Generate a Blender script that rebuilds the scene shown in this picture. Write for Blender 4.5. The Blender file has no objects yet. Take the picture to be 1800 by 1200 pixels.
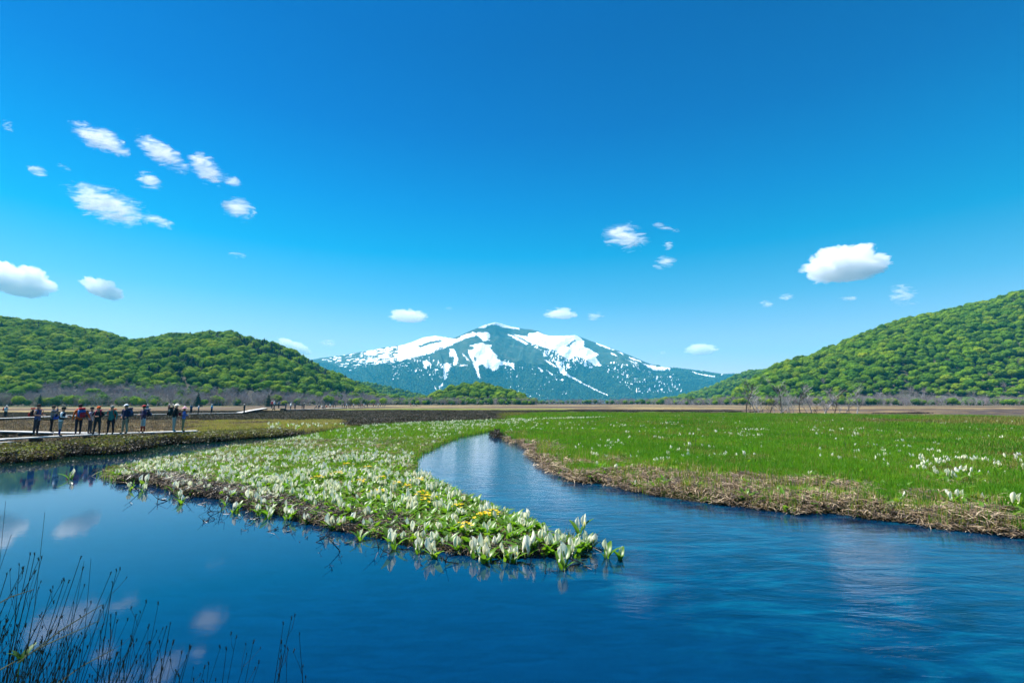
import bpy, bmesh, math, random
import numpy as np
from mathutils import noise as mnoise
from mathutils import Vector, Matrix, Euler, Quaternion

# ------------------------------------------------------------------ camera, sky, sun, exposure
sc = bpy.context.scene
C = sc.collection
TH = math.radians(7.16)          # camera pitch, upwards
F = 860.0                        # focal length in pixels of the 1800 px wide photograph
CAMZ = 2.4
cam_d = bpy.data.cameras.new('camera'); cam = bpy.data.objects.new('camera', cam_d); C.objects.link(cam)
cam_d.sensor_width = 36; cam_d.lens = F / 1800 * 36
cam_d.clip_start = 0.05; cam_d.clip_end = 60000
cam.location = (0, 0, CAMZ); cam.rotation_euler = (math.pi / 2 + TH, 0, 0)
sc.camera = cam

SUN_EL, SUN_AZ = math.radians(60), math.radians(-68)      # azimuth clockwise from +Y
world = bpy.data.worlds.new("World"); sc.world = world; world.use_nodes = True
wn = world.node_tree; wb = wn.nodes['Background']; wb.inputs[1].default_value = 0.1
sky = wn.nodes.new('ShaderNodeTexSky'); sky.sky_type = 'NISHITA'; sky.sun_disc = False
sky.sun_elevation = SUN_EL; sky.sun_rotation = SUN_AZ; sky.altitude = 1400
# polarised, saturated blue of the photograph: a tint that depends on height above the horizon only
tc = wn.nodes.new('ShaderNodeTexCoord'); sep = wn.nodes.new('ShaderNodeSeparateXYZ')
wn.links.new(tc.outputs['Generated'], sep.inputs[0])
ramp = wn.nodes.new('ShaderNodeValToRGB'); wn.links.new(sep.outputs[2], ramp.inputs[0])
stops = [(0.0, (1.15, .78, .72)), (.04, (1.10, .80, .76)), (.12, (.82, .76, .74)), (.2, (.30, .69, .76)), (.29, (.01, .63, .80)),
         (.38, (.0, .50, .82)), (.50, (.0, .34, .73)), (.62, (.0, .28, .66)), (.75, (.0, .28, .68)), (1.0, (.02, .42, .95))]
el = ramp.color_ramp.elements
while len(el) < len(stops): el.new(.5)
for e, (p, c) in zip(el, stops): e.position = p; e.color = (*[v * .78 / 1.5 for v in c], 1)
mx = wn.nodes.new('ShaderNodeMix'); mx.data_type = 'RGBA'; mx.blend_type = 'MULTIPLY'; mx.inputs[0].default_value = 1
wn.links.new(sky.outputs[0], mx.inputs[6]); wn.links.new(ramp.outputs[0], mx.inputs[7])
sca = wn.nodes.new('ShaderNodeVectorMath'); sca.operation = 'SCALE'; sca.inputs[3].default_value = 1.5
wn.links.new(mx.outputs[2], sca.inputs[0]); wn.links.new(sca.outputs[0], wb.inputs[0])

sun_d = bpy.data.lights.new('sun', 'SUN'); sun = bpy.data.objects.new('sun', sun_d); C.objects.link(sun)
sun_d.energy = 4.8; sun_d.angle = math.radians(.5); sun_d.color = (1, .965, .9)
sdir = Vector((math.sin(SUN_AZ) * math.cos(SUN_EL), math.cos(SUN_AZ) * math.cos(SUN_EL), math.sin(SUN_EL)))
sun.rotation_euler = sdir.to_track_quat('Z', 'Y').to_euler()

vs = sc.view_settings; vs.view_transform = 'Standard'; vs.look = 'None'; vs.exposure = 1.3; vs.gamma = 1; vs.use_curve_mapping = False
cy = sc.cycles
cy.max_bounces = 8; cy.diffuse_bounces = 3; cy.glossy_bounces = 3; cy.transmission_bounces = 4; cy.transparent_max_bounces = 12
cy.volume_bounces = 8; cy.use_denoising = True; cy.volume_step_rate = 1.0; cy.volume_max_steps = 128
cy.caustics_reflective = False; cy.caustics_refractive = False
try: cy.denoiser = 'OPENIMAGEDENOISE'; cy.denoising_prefilter = 'ACCURATE'
except Exception: pass

rng = np.random.default_rng(7); R = random.Random(5)
ct, st = math.cos(TH), math.sin(TH)

# ------------------------------------------------------------------ pixel <-> place
def ray(px, py):
    x = (px - 900) / F; v = (600 - py) / F
    return x, ct - v * st, st + v * ct
def P(px, py, z=0.0):                      # where the sight line of that pixel meets height z
    x, y, zz = ray(px, py); t = (z - CAMZ) / zz
    return (x * t, y * t)
def PD(px, py, Y):                         # the point of the sight line at distance Y
    x, y, zz = ray(px, py); t = Y / y
    return (x * t, Y, CAMZ + zz * t)
def proj(x, y, z):                         # numpy: place -> pixel
    z = z - CAMZ; f = y * ct + z * st; u = -y * st + z * ct
    f = np.where(np.abs(f) < 1e-6, 1e-6, f)
    return 900 + F * x / f, 600 - F * u / f

# ------------------------------------------------------------------ noise, polygons
def _h(ix, iy, s):
    n = (ix.astype(np.int64) * 374761393 + iy.astype(np.int64) * 668265263 + s * 1442695041) & 0xffffffff
    n = ((n ^ (n >> 13)) * 1274126177) & 0xffffffff
    return ((n ^ (n >> 16)) & 0xffff) / 65535.0
def vnoise(x, y, s=0):
    x = np.asarray(x, float); y = np.asarray(y, float)
    ix = np.floor(x); iy = np.floor(y); fx = x - ix; fy = y - iy
    fx = fx * fx * (3 - 2 * fx); fy = fy * fy * (3 - 2 * fy)
    a = _h(ix, iy, s); b = _h(ix + 1, iy, s); c = _h(ix, iy + 1, s); d = _h(ix + 1, iy + 1, s)
    return (a * (1 - fx) + b * fx) * (1 - fy) + (c * (1 - fx) + d * fx) * fy
def fbm(x, y, o=4, s=0):
    t = 0; a = .5; n = 0
    for k in range(o):
        t = t + a * vnoise(x, y, s + k * 17); n += a; a *= .5; x = x * 2.03; y = y * 2.03
    return t / n
def sm(a, b, x):
    t = np.clip((x - a) / (b - a), 0, 1); return t * t * (3 - 2 * t)
def inpoly(x, y, poly):
    x = np.asarray(x, float); y = np.asarray(y, float); ins = np.zeros(x.shape, bool)
    n = len(poly)
    for i in range(n):
        x1, y1 = poly[i]; x2, y2 = poly[(i + 1) % n]
        if y1 == y2: continue
        c = ((y1 > y) != (y2 > y)) & (x < (x2 - x1) * (y - y1) / (y2 - y1) + x1)
        ins ^= c
    return ins
def pdist(x, y, poly, closed=True):
    d = np.full(x.shape, 1e18); n = len(poly)
    for i in range(n if closed else n - 1):
        x1, y1 = poly[i]; x2, y2 = poly[(i + 1) % n]
        dx, dy = x2 - x1, y2 - y1; L = dx * dx + dy * dy + 1e-12
        t = np.clip(((x - x1) * dx + (y - y1) * dy) / L, 0, 1)
        d = np.minimum(d, (x - x1 - t * dx) ** 2 + (y - y1 - t * dy) ** 2)
    return np.sqrt(d)

# ------------------------------------------------------------------ materials
MATS = {}
def newmat(name):
    m = bpy.data.materials.new(name); m.use_nodes = True; m.node_tree.nodes.clear(); MATS[name] = m
    return m, m.node_tree
def N(nt, t, **kw):
    n = nt.nodes.new(t)
    for k, v in kw.items(): setattr(n, k, v)
    return n
def noise_node(nt, scale, detail=4, rough=.55, coord='Object', stretch=None, dist=0):
    t = N(nt, 'ShaderNodeTexCoord'); n = N(nt, 'ShaderNodeTexNoise'); n.inputs['Scale'].default_value = scale
    n.inputs['Detail'].default_value = detail; n.inputs['Roughness'].default_value = rough; n.inputs['Distortion'].default_value = dist
    src = t.outputs[coord]
    if stretch:
        mp = N(nt, 'ShaderNodeMapping'); mp.inputs['Scale'].default_value = stretch; nt.links.new(src, mp.inputs[0]); src = mp.outputs[0]
    nt.links.new(src, n.inputs['Vector']); return n
def rampn(nt, src, stops):
    r = N(nt, 'ShaderNodeValToRGB'); e = r.color_ramp.elements
    while len(e) < len(stops): e.new(.5)
    for q, (p, c) in zip(e, stops): q.position = p; q.color = (*c, 1) if len(c) == 3 else c
    nt.links.new(src, r.inputs[0]); return r
def mixc(nt, fac, a, b, mode='MIX'):
    m = N(nt, 'ShaderNodeMix', data_type='RGBA', blend_type=mode)
    for s, i in ((fac, 0), (a, 6), (b, 7)):
        if isinstance(s, (int, float)): m.inputs[i].default_value = s
        elif isinstance(s, tuple): m.inputs[i].default_value = (*s, 1)
        else: nt.links.new(s, m.inputs[i])
    return m.outputs[2]
def plain(name, col, rough=.7, nscale=0, namt=.25, spec=.3, bump=0):
    m, nt = newmat(name); o = N(nt, 'ShaderNodeOutputMaterial'); b = N(nt, 'ShaderNodeBsdfPrincipled')
    b.inputs['Roughness'].default_value = rough; b.inputs['Specular IOR Level'].default_value = spec
    nt.links.new(b.outputs[0], o.inputs[0])
    if nscale:
        n = noise_node(nt, nscale)
        lo = tuple(c * (1 - namt) for c in col); hi = tuple(min(1, c * (1 + namt)) for c in col)
        r = rampn(nt, n.outputs[0], [(.3, lo), (.7, hi)]); nt.links.new(r.outputs[0], b.inputs['Base Color'])
        if bump:
            bp = N(nt, 'ShaderNodeBump'); bp.inputs['Strength'].default_value = bump; nt.links.new(n.outputs[0], bp.inputs['Height']); nt.links.new(bp.outputs[0], b.inputs['Normal'])
    else: b.inputs['Base Color'].default_value = (*col, 1)
    return m
def leafy(name, cols, trans=.45, rough=.55, attr=None, spec=.25, tmul=(1.25, 1.25, .55), patch=0):
    """thin foliage: colours picked per object or instance, light passes through"""
    m, nt = newmat(name); o = N(nt, 'ShaderNodeOutputMaterial')
    oi = N(nt, 'ShaderNodeObjectInfo')
    r = rampn(nt, oi.outputs['Random'], [(i / max(1, len(cols) - 1), c) for i, c in enumerate(cols)])
    n = noise_node(nt, 6.0, 2); hs = mixc(nt, n.outputs[0], (.62, .62, .62), (1.4, 1.38, 1.3))
    col = mixc(nt, 1.0, r.outputs[0], hs, 'MULTIPLY')
    if patch:      # broad patches of yellower and browner growth
        ge = N(nt, 'ShaderNodeNewGeometry'); pn = N(nt, 'ShaderNodeTexNoise'); pn.inputs['Scale'].default_value = patch; pn.inputs['Detail'].default_value = 4; pn.inputs['Roughness'].default_value = .65
        mp = N(nt, 'ShaderNodeMapping'); mp.inputs['Scale'].default_value = (1, 1.6, 1); nt.links.new(ge.outputs['Position'], mp.inputs[0]); nt.links.new(mp.outputs[0], pn.inputs['Vector'])
        pr_ = rampn(nt, pn.outputs[0], [(.30, (.58, .74, .8)), (.48, (1, 1, 1)), (.62, (1.28, 1.12, 1.1)), (.74, (1.4, 1.0, 1.5))]); col = mixc(nt, 1.0, col, pr_.outputs[0], 'MULTIPLY')
    b = N(nt, 'ShaderNodeBsdfPrincipled'); b.inputs['Roughness'].default_value = rough; b.inputs['Specular IOR Level'].default_value = spec
    t = N(nt, 'ShaderNodeBsdfTranslucent'); nt.links.new(col, b.inputs['Base Color'])
    tcol = mixc(nt, 1.0, col, tmul, 'MULTIPLY'); nt.links.new(tcol, t.inputs[0])
    mxs = N(nt, 'ShaderNodeMixShader'); mxs.inputs[0].default_value = trans
    nt.links.new(b.outputs[0], mxs.inputs[1]); nt.links.new(t.outputs[0], mxs.inputs[2]); nt.links.new(mxs.outputs[0], o.inputs[0])
    return m

# ------------------------------------------------------------------ mesh helpers
def mesh(name, V, Fc, mats=(), smooth=False, midx=None):
    me = bpy.data.meshes.new(name)
    if isinstance(V, np.ndarray) and isinstance(Fc, np.ndarray):
        nv, nf, k = len(V), len(Fc), Fc.shape[1]
        me.vertices.add(nv); me.vertices.foreach_set('co', np.ascontiguousarray(V, dtype=np.float32).ravel())
        me.loops.add(nf * k); me.loops.foreach_set('vertex_index', np.ascontiguousarray(Fc, dtype=np.int32).ravel())
        me.polygons.add(nf); me.polygons.foreach_set('loop_start', np.arange(0, nf * k, k, dtype=np.int32))
        me.update(calc_edges=True)
    else: me.from_pydata([tuple(v) for v in V], [], [tuple(f) for f in Fc]); me.update()
    for m in mats: me.materials.append(m)
    if midx is not None: me.polygons.foreach_set('material_index', np.asarray(midx, dtype=np.int32))
    if smooth: me.polygons.foreach_set('use_smooth', np.ones(len(me.polygons), bool))
    return me
def link(name, data, parent=None, loc=(0, 0, 0), rot=(0, 0, 0), scale=None):
    o = bpy.data.objects.new(name, data); C.objects.link(o)
    o.location = loc; o.rotation_euler = rot
    if scale is not None: o.scale = (scale,) * 3 if isinstance(scale, (int, float)) else scale
    if parent: o.parent = parent
    return o
def tag(o, label=None, cat=None, group=None, kind=None):
    for k, v in (('label', label), ('category', cat), ('group', group), ('kind', kind)):
        if v: o[k] = v
    return o
class MB:
    """collects simple shapes into one mesh"""
    def __init__(s): s.v = []; s.f = []; s.m = []; s.mi = 0
    def add(s, V, Fc):
        b = len(s.v); s.v += [tuple(v) for v in V]; s.f += [tuple(i + b for i in f) for f in Fc]; s.m += [s.mi] * len(Fc)
    def tube(s, pts, rad, n=4, cap=True):
        pts = [Vector(p) for p in pts]; V = []
        for i, p in enumerate(pts):
            d = (pts[min(i + 1, len(pts) - 1)] - pts[max(i - 1, 0)])
            d = d.normalized() if d.length > 1e-9 else Vector((0, 0, 1))
            a = d.cross(Vector((0, 0, 1)) if abs(d.z) < .9 else Vector((1, 0, 0))).normalized(); c = d.cross(a)
            r = rad[i] if isinstance(rad, (list, tuple)) else rad
            for k in range(n):
                t = 2 * math.pi * k / n; V.append(p + a * math.cos(t) * r + c * math.sin(t) * r)
        Fc = [(i * n + k, i * n + (k + 1) % n, (i + 1) * n + (k + 1) % n, (i + 1) * n + k) for i in range(len(pts) - 1) for k in range(n)]
        if cap: Fc += [tuple(range(n))[::-1], tuple((len(pts) - 1) * n + k for k in range(n))]
        s.add(V, Fc)
    def box(s, x0, y0, z0, x1, y1, z1, M=None):
        V = [Vector((x, y, z)) for z in (z0, z1) for y in (y0, y1) for x in (x0, x1)]
        if M: V = [M @ v for v in V]
        s.add(V, [(0, 2, 3, 1), (4, 5, 7, 6), (0, 1, 5, 4), (2, 6, 7, 3), (0, 4, 6, 2), (1, 3, 7, 5)])
    def sphere(s, c, r, seg=8, rings=5, M=None):
        c = Vector(c); r = Vector(r) if not isinstance(r, (int, float)) else Vector((r, r, r)); V = []
        for i in range(rings + 1):
            p = math.pi * i / rings
            for k in range(seg):
                t = 2 * math.pi * k / seg; q = Vector((r.x * math.sin(p) * math.cos(t), r.y * math.sin(p) * math.sin(t), r.z * math.cos(p)))
                V.append(c + (M @ q if M else q))
        s.add(V, [(i * seg + k, (i + 1) * seg + k, (i + 1) * seg + (k + 1) % seg, i * seg + (k + 1) % seg) for i in range(rings) for k in range(seg)])
    def blade(s, base, d, h, w, lean, n=2):
        """a grass blade or strap leaf"""
        base = Vector(base); side = Vector((-math.sin(d), math.cos(d), 0)); out = Vector((math.cos(d), math.sin(d), 0)); V = []
        for i in range(n + 1):
            t = i / n; c = base + out * lean * t * t + Vector((0, 0, h * (t - .25 * t * t * abs(lean) / max(h, .01))))
            ww = w * (1 - t) * .5
            if i < n: V += [c - side * ww, c + side * ww]
            else: V.append(c)
        Fc = [(2 * i, 2 * i + 1, 2 * i + 3, 2 * i + 2) for i in range(n - 1)] + [(2 * n - 2, 2 * n - 1, 2 * n)]
        s.add(V, Fc)
    def mesh(s, name, mats, smooth=False): return mesh(name, s.v, s.f, mats, smooth, s.m)
def copy_tree(o, parent=None):
    c = o.copy(); C.objects.link(c); c.parent = parent
    for ch in o.children: copy_tree(ch, c)
    return c

NG = None
def scatter(name, label, pts, rotz, scl, idx, protos, tilt=None, cat=None, kind='stuff'):
    """one object that repeats the prototype meshes on its points"""
    n = len(pts)
    me = bpy.data.meshes.new(name); me.vertices.add(n); me.vertices.foreach_set('co', np.asarray(pts, dtype=np.float32).ravel())
    rot = np.zeros((n, 3), np.float32); rot[:, 2] = rotz
    if tilt is not None: rot[:, 0] = tilt
    for nm, ty, dat in (('rot', 'FLOAT_VECTOR', rot), ('scl', 'FLOAT', np.asarray(scl, np.float32) * np.ones(n, np.float32)), ('idx', 'INT', np.asarray(idx, np.int32))):
        a = me.attributes.new(nm, ty, 'POINT'); a.data.foreach_set('vector' if ty == 'FLOAT_VECTOR' else 'value', dat.ravel())
    o = link(name, me)
    col = bpy.data.collections.new(name + '_kinds')
    for i, p in enumerate(protos):
        q = bpy.data.objects.new('kind_%02d' % i, p); col.objects.link(q)
    g = bpy.data.node_groups.new(name, 'GeometryNodeTree')
    g.interface.new_socket('Geometry', in_out='INPUT', socket_type='NodeSocketGeometry'); g.interface.new_socket('Geometry', in_out='OUTPUT', socket_type='NodeSocketGeometry')
    gi = g.nodes.new('NodeGroupInput'); go = g.nodes.new('NodeGroupOutput'); ip = g.nodes.new('GeometryNodeInstanceOnPoints')
    ci = g.nodes.new('GeometryNodeCollectionInfo'); ci.inputs[0].default_value = col; ci.inputs['Separate Children'].default_value = True; ci.inputs['Reset Children'].default_value = True
    g.links.new(gi.outputs[0], ip.inputs['Points']); g.links.new(ci.outputs[0], ip.inputs['Instance']); ip.inputs['Pick Instance'].default_value = True
    for nm, ty, sock in (('idx', 'INT', 'Instance Index'), ('rot', 'FLOAT_VECTOR', 'Rotation'), ('scl', 'FLOAT', 'Scale')):
        na = g.nodes.new('GeometryNodeInputNamedAttribute'); na.data_type = ty; na.inputs[0].default_value = nm
        g.links.new(na.outputs[0], ip.inputs[sock])
    g.links.new(ip.outputs[0], go.inputs[0])
    md = o.modifiers.new('scatter', 'NODES'); md.node_group = g
    return tag(o, label, cat, None, kind)

# ------------------------------------------------------------------ the water's outline (pixels at water level -> metres)
wpx = [(-900, 850), (-300, 826), (0, 812), (60, 810), (110, 800), (150, 797), (190, 799), (230, 792), (280, 781), (330, 778), (380, 776), (420, 771), (480, 768), (520, 763), (560, 760), (606, 757),
       (560, 768), (480, 781), (400, 792), (330, 806), (260, 815), (205, 827), (190, 837), (225, 850), (270, 846), (300, 858), (330, 870), (380, 872), (415, 884), (450, 897), (500, 905), (540, 918),
       (600, 930), (650, 940), (700, 954), (760, 962), (800, 972), (850, 976), (900, 978), (950, 976), (990, 972), (1003, 966), (1000, 955), (975, 946), (950, 930), (920, 915), (890, 903), (850, 888), (810, 866),
       (780, 856), (756, 845), (735, 836), (722, 825), (718, 812), (735, 802), (758, 786), (780, 776), (800, 769), (840, 760), (884, 754),
       (889, 758), (888, 768), (905, 777), (928, 783), (936, 792), (940, 803), (955, 818), (985, 835), (1020, 848), (1060, 851), (1120, 863), (1160, 873), (1200, 879), (1260, 886), (1300, 889), (1350, 898),
       (1400, 902), (1450, 903), (1500, 906), (1550, 916), (1600, 918), (1650, 928), (1700, 931), (1750, 940), (1800, 944), (2000, 962), (2400, 1010)]
W = [P(a, b) for a, b in wpx] + [(14, 3.0), (8, 1.4), (3, 1.2), (1, 1.9), (-.6, 2.2), (-1.6, 2.7), (-3, 3.1), (-4.4, 3.3), (-8, 3.9), (-30, 6)]
W = [(x + (.12 * math.sin(i * 2.3) if y > 5 else 0), y + (.06 * math.cos(i * 3.1) if y > 5 else 0)) for i, (x, y) in enumerate(W)]
ISL = [(186, 838), (205, 826), (260, 814), (330, 805), (400, 791), (480, 780), (560, 767), (606, 757), (660, 750), (760, 745), (860, 741), (960, 737), (1080, 733), (1080, 738), (960, 742), (885, 754), (840, 760), (800, 769), (758, 787), (722, 808), (722, 828),
       (780, 857), (850, 888), (920, 915), (975, 946), (1005, 966), (960, 980), (850, 980), (700, 956), (600, 934), (500, 908), (415, 886), (330, 870), (225, 850)]

def shore(x, y):                     # signed distance to the shoreline: positive on land
    d = pdist(x, y, W); return np.where(inpoly(x, y, W), -d, d)
def marsh_z(x, y, s=None):
    if s is None: s = shore(x, y)
    u, v = proj(x, y, np.zeros_like(x))
    isl = inpoly(u, v, ISL) & (y > 1)
    top = np.where(isl, .055, .20) + np.where((u > 900) & (y < 14), -.03, 0)
    rise = top * sm(-.05, np.where(isl, 1.0, .55), s)
    rough = (fbm(x * 1.3, y * 1.3, 4, 3) - .5) * .16 + (fbm(x * .12, y * .12, 2, 9) - .5) * .10
    fade = 1 / (1 + np.maximum(y, 0) / 120)
    z = rise + rough * sm(0, .8, s) * fade
    return np.where(s < 0, np.maximum(-.6, s * .5) - .03, z + .012)

# zone weights, as a function of place ------------------------------------------------
def zone(x, y):
    """base colour of the marsh, by place"""
    u, v = proj(x, y, np.full_like(x, .2))
    v = np.where(y < 1, 1400, v)
    n1 = fbm(x * .05, y * .05, 4, 21) - .5; n2 = fbm(x * .4, y * .4, 4, 31) - .5; n3 = fbm(u * .006, v * .11, 3, 41) - .5
    vv = v + n3 * 5 + n2 * 2
    tan = np.array((.21, .165, .085)); brown = np.array((.085, .058, .042)); heath = np.array((.030, .024, .026)); green = np.array((.09, .17, .018)); lime = np.array((.16, .20, .04)); litter = np.array((.13, .095, .06)); mud = np.array((.035, .028, .02))
    def mix(a, b, t): return a * (1 - t)[:, None] + b * t[:, None]
    far = mix(np.tile(tan, (len(x), 1)), brown, sm(.42, .6, fbm(u * .004 + 5, v * .7, 3, 51)))
    far = mix(far, brown * .7, sm(712.5, 711, vv) * .8); far = mix(far, heath * 2, sm(.50, .62, fbm(u * .0025 + 9, v * 1.1, 3, 58)) * .8)
    far = far * (.6 + .8 * fbm(u * .012 + 3, v * 1.7, 4, 63))[:, None]; far = mix(far, lime, sm(500, 150, u) * sm(715.5, 713.5, v))
    L = far.copy()
    L = mix(L, heath, sm(719, 723, vv + sm(350, 100, u) * -3) * 1.0)
    L = mix(L, lime * .7, sm(718.2, 719, vv) * sm(722.5, 721.5, vv) * sm(520, 640, u))
    drybank = mix(np.tile(brown * 1.25, (len(x), 1)), tan * .9, sm(.40, .60, fbm(x * .3, y * .25, 4, 62))); drybank = mix(drybank, lime * .8, sm(.44, .60, fbm(x * .25, y * .2, 3, 61)) * sm(320, 420, u))
    L = mix(L, drybank, sm(737, 741, vv) * sm(660, 560, u + n2 * 60))
    L = mix(L, heath * 1.4, sm(768, 774, vv + (360 - u) * .02) * .75)
    Rr = far.copy()
    Rr = mix(Rr, heath * 1.6, sm(718, 721, vv) * sm(728.5, 727, vv) * (1 - sm(1250, 1400, u) * sm(1750, 1560, u) * .8))
    Rr = mix(Rr, green, sm(722.5, 723.5, vv) * sm(725.5, 724.5, vv) * sm(1320, 1200, u) * .8)
    Rr = mix(Rr, green, sm(726.5, 729.5, vv - sm(900, 1500, u) * 2 + sm(1000, 860, u) * 8))
    hp = sm(733, 737, vv) * sm(752, 747, vv - sm(1500, 1800, u) * 6) * sm(1440, 1520, u + n2 * 80)
    Rr = mix(Rr, heath * 1.3, hp * sm(.18, .36, fbm(x * .12, y * .12, 3, 71)))
    Rr = mix(Rr, heath * 1.5, sm(724, 728, vv) * sm(736, 732, vv) * sm(1640, 1740, u) * .8)
    Rr = mix(Rr, litter, sm(.58, .72, fbm(x * .5, y * .35, 4, 81)) * .7)
    Rr = mix(Rr, litter * 1.3, sm(1640, 1760, u) * sm(775, 790, v) * sm(835, 815, v) * .6)
    c = mix(L, Rr, sm(860, 900, u + (v - 740) * 6))
    isl = inpoly(u, v, ISL)
    ic = mix(np.tile(green, (len(x), 1)), litter * .8, sm(.42, .6, fbm(x * .45 + 3, y * .45, 4, 91) + sm(520, 300, u) * .12 + sm(830, 900, v) * .2))
    c = mix(c, ic, isl.astype(float))
    s = shore(x, y)
    c = mix(c, mud, sm(.5, .05, s))
    return c * (1 + n2 * .5)[:, None]

# ------------------------------------------------------------------ marsh ground, one sheet to the horizon
def angles():
    a = np.concatenate([np.linspace(-math.pi, -1.15, 40)[:-1], np.linspace(-1.15, 1.15, 640), np.linspace(1.15, math.pi, 40)[1:]])
    return a
A = angles()
Rr = np.concatenate([[0.3], np.geomspace(1.0, 60, 330), np.geomspace(60, 7800, 90)[1:]])
aa, rr = np.meshgrid(A, Rr)
X = (np.sin(aa) * rr).ravel(); Y = (np.cos(aa) * rr).ravel()
S = shore(X, Y); Z = marsh_z(X, Y, S)
Z = np.where(rr.ravel() < 1.5, np.minimum(Z, .3), Z)
na, nr = len(A), len(Rr)
i0 = (np.arange(nr - 1)[:, None] * na + np.arange(na - 1)[None]).ravel()
FQ = np.stack([i0, i0 + 1, i0 + na + 1, i0 + na], 1)
def ground_material():
    m, nt = newmat('marsh'); o = N(nt, 'ShaderNodeOutputMaterial'); b = N(nt, 'ShaderNodeBsdfPrincipled')
    a = N(nt, 'ShaderNodeAttribute', attribute_name='tint'); n = noise_node(nt, 14, 6, .7, stretch=(1, 1, 1)); n2 = noise_node(nt, .7, 4, .7)
    r = rampn(nt, n.outputs[0], [(.3, (.45, .45, .45)), (.72, (1.7, 1.65, 1.5))]); r2 = rampn(nt, n2.outputs[0], [(.3, (.75, .75, .75)), (.7, (1.3, 1.3, 1.25))])
    c = mixc(nt, 1, mixc(nt, 1, a.outputs['Color'], r.outputs[0], 'MULTIPLY'), r2.outputs[0], 'MULTIPLY')
    nt.links.new(c, b.inputs['Base Color']); b.inputs['Roughness'].default_value = .95; b.inputs['Specular IOR Level'].default_value = .1
    bp = N(nt, 'ShaderNodeBump'); bp.inputs['Strength'].default_value = .8; bp.inputs['Distance'].default_value = .06; nt.links.new(n.outputs[0], bp.inputs['Height']); nt.links.new(bp.outputs[0], b.inputs['Normal'])
    nt.links.new(b.outputs[0], o.inputs[0]); return m
M_ground = ground_material()
gm = mesh('marsh_ground', np.stack([X, Y, Z], 1), FQ, [M_ground], True)
col = np.ones((len(X), 4), np.float32); col[:, :3] = np.clip(zone(X, Y), 0, 1)
at = gm.attributes.new('tint', 'FLOAT_COLOR', 'POINT'); at.data.foreach_set('color', col.ravel())
tag(link('marsh_ground', gm), 'flat spring marsh of brown heath, straw and green grass', None, None, 'structure')

# ------------------------------------------------------------------ water
def water_material():
    m, nt = newmat('water'); o = N(nt, 'ShaderNodeOutputMaterial')
    b = N(nt, 'ShaderNodeBsdfPrincipled'); b.inputs['Roughness'].default_value = .04; b.inputs['IOR'].default_value = 1.48
    fl = N(nt, 'ShaderNodeAttribute', attribute_name='flow')
    # the bed seen through the water: deep blue, weed streaks lying with the current
    w1 = noise_node(nt, 1.1, 6, .62, stretch=(.55, 1.5, 1), dist=1.6); w2 = noise_node(nt, 5, 4, .6, stretch=(.4, 1.6, 1), dist=1.0)
    r1 = rampn(nt, w1.outputs[0], [(.33, (.0001, .006, .020)), (.5, (.0002, .021, .060)), (.66, (.0006, .054, .100))])
    deep = (.0001, .019, .058)
    wm = mixc(nt, fl.outputs['Fac'], deep, r1.outputs[0]); r2 = rampn(nt, w2.outputs[0], [(.35, (.8, .8, .8)), (.7, (1.2, 1.2, 1.2))])
    pe_ = N(nt, 'ShaderNodeAttribute', attribute_name='reflect_tint')
    nt.links.new(mixc(nt, pe_.outputs['Fac'], mixc(nt, 1, wm, r2.outputs[0], 'MULTIPLY'), (.004, .020, .012)), b.inputs['Base Color'])  # dark green reflection of the wooded hill, painted into the water colour
    # ripples
    n1 = noise_node(nt, 5.0, 5, .6, stretch=(.55, 1.5, 1), dist=.8); n2 = noise_node(nt, 1.2, 3, .5, stretch=(.7, 1.6, 1), dist=1.2); n3 = noise_node(nt, 26, 3, .5, stretch=(.7, 1.3, 1))
    def mul(a, k, mode='MULTIPLY'):
        q = N(nt, 'ShaderNodeMath', operation=mode)
        for s, i in ((a, 0), (k, 1)):
            if isinstance(s, (int, float)): q.inputs[i].default_value = s
            else: nt.links.new(s, q.inputs[i])
        return q.outputs[0]
    h = mul(mul(mul(n1.outputs[0], .0040), mul(n2.outputs[0], .0095), 'ADD'), mul(n3.outputs[0], .0008), 'ADD')
    amp = mul(mul(fl.outputs['Fac'], .94), .06, 'ADD')
    bp = N(nt, 'ShaderNodeBump'); bp.inputs['Strength'].default_value = 1; bp.inputs['Distance'].default_value = 1
    nt.links.new(mul(h, amp), bp.inputs['Height']); nt.links.new(bp.outputs[0], b.inputs['Normal'])
    nt.links.new(b.outputs[0], o.inputs[0]); return m
wx = np.concatenate([np.linspace(-34, -12, 40)[:-1], np.linspace(-12, 16, 120), np.linspace(16, 40, 30)[1:]])
wy = np.concatenate([np.linspace(-1, 24, 110)[:-1], np.linspace(24, 60, 60)])
gx, gy = np.meshgrid(wx, wy); gx = gx.ravel(); gy = gy.ravel()
nn = len(wx); j0 = (np.arange(len(wy) - 1)[:, None] * nn + np.arange(nn - 1)[None]).ravel()
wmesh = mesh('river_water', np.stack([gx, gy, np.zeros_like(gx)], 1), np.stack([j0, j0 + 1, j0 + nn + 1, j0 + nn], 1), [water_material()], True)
p0 = np.array(P(1000, 972)); p1 = np.array(P(300, 845)); dv = (p1 - p0) / np.linalg.norm(p1 - p0); nv = np.array((-dv[1], dv[0]))
if nv[1] < 0: nv = -nv
sd = (gx - p0[0]) * nv[0] + (gy - p0[1]) * nv[1]
flow = sm(-2.2, .6, sd + (gx > 0) * gx * .35 + (fbm(gx * .4, gy * .4, 3, 5) - .5) * 1.2) * sm(-9.5, -7.5, gx - (gy > 30) * (30 - gy) * .3)
pk = sm(4.5, .8, pdist(gx, gy, W[:17], False)) * (gx < -6); pa = wmesh.attributes.new('reflect_tint', 'FLOAT', 'POINT'); pa.data.foreach_set('value', (pk * .95).astype(np.float32))  # strength of the painted hill reflection, fading away from the left bank
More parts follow.
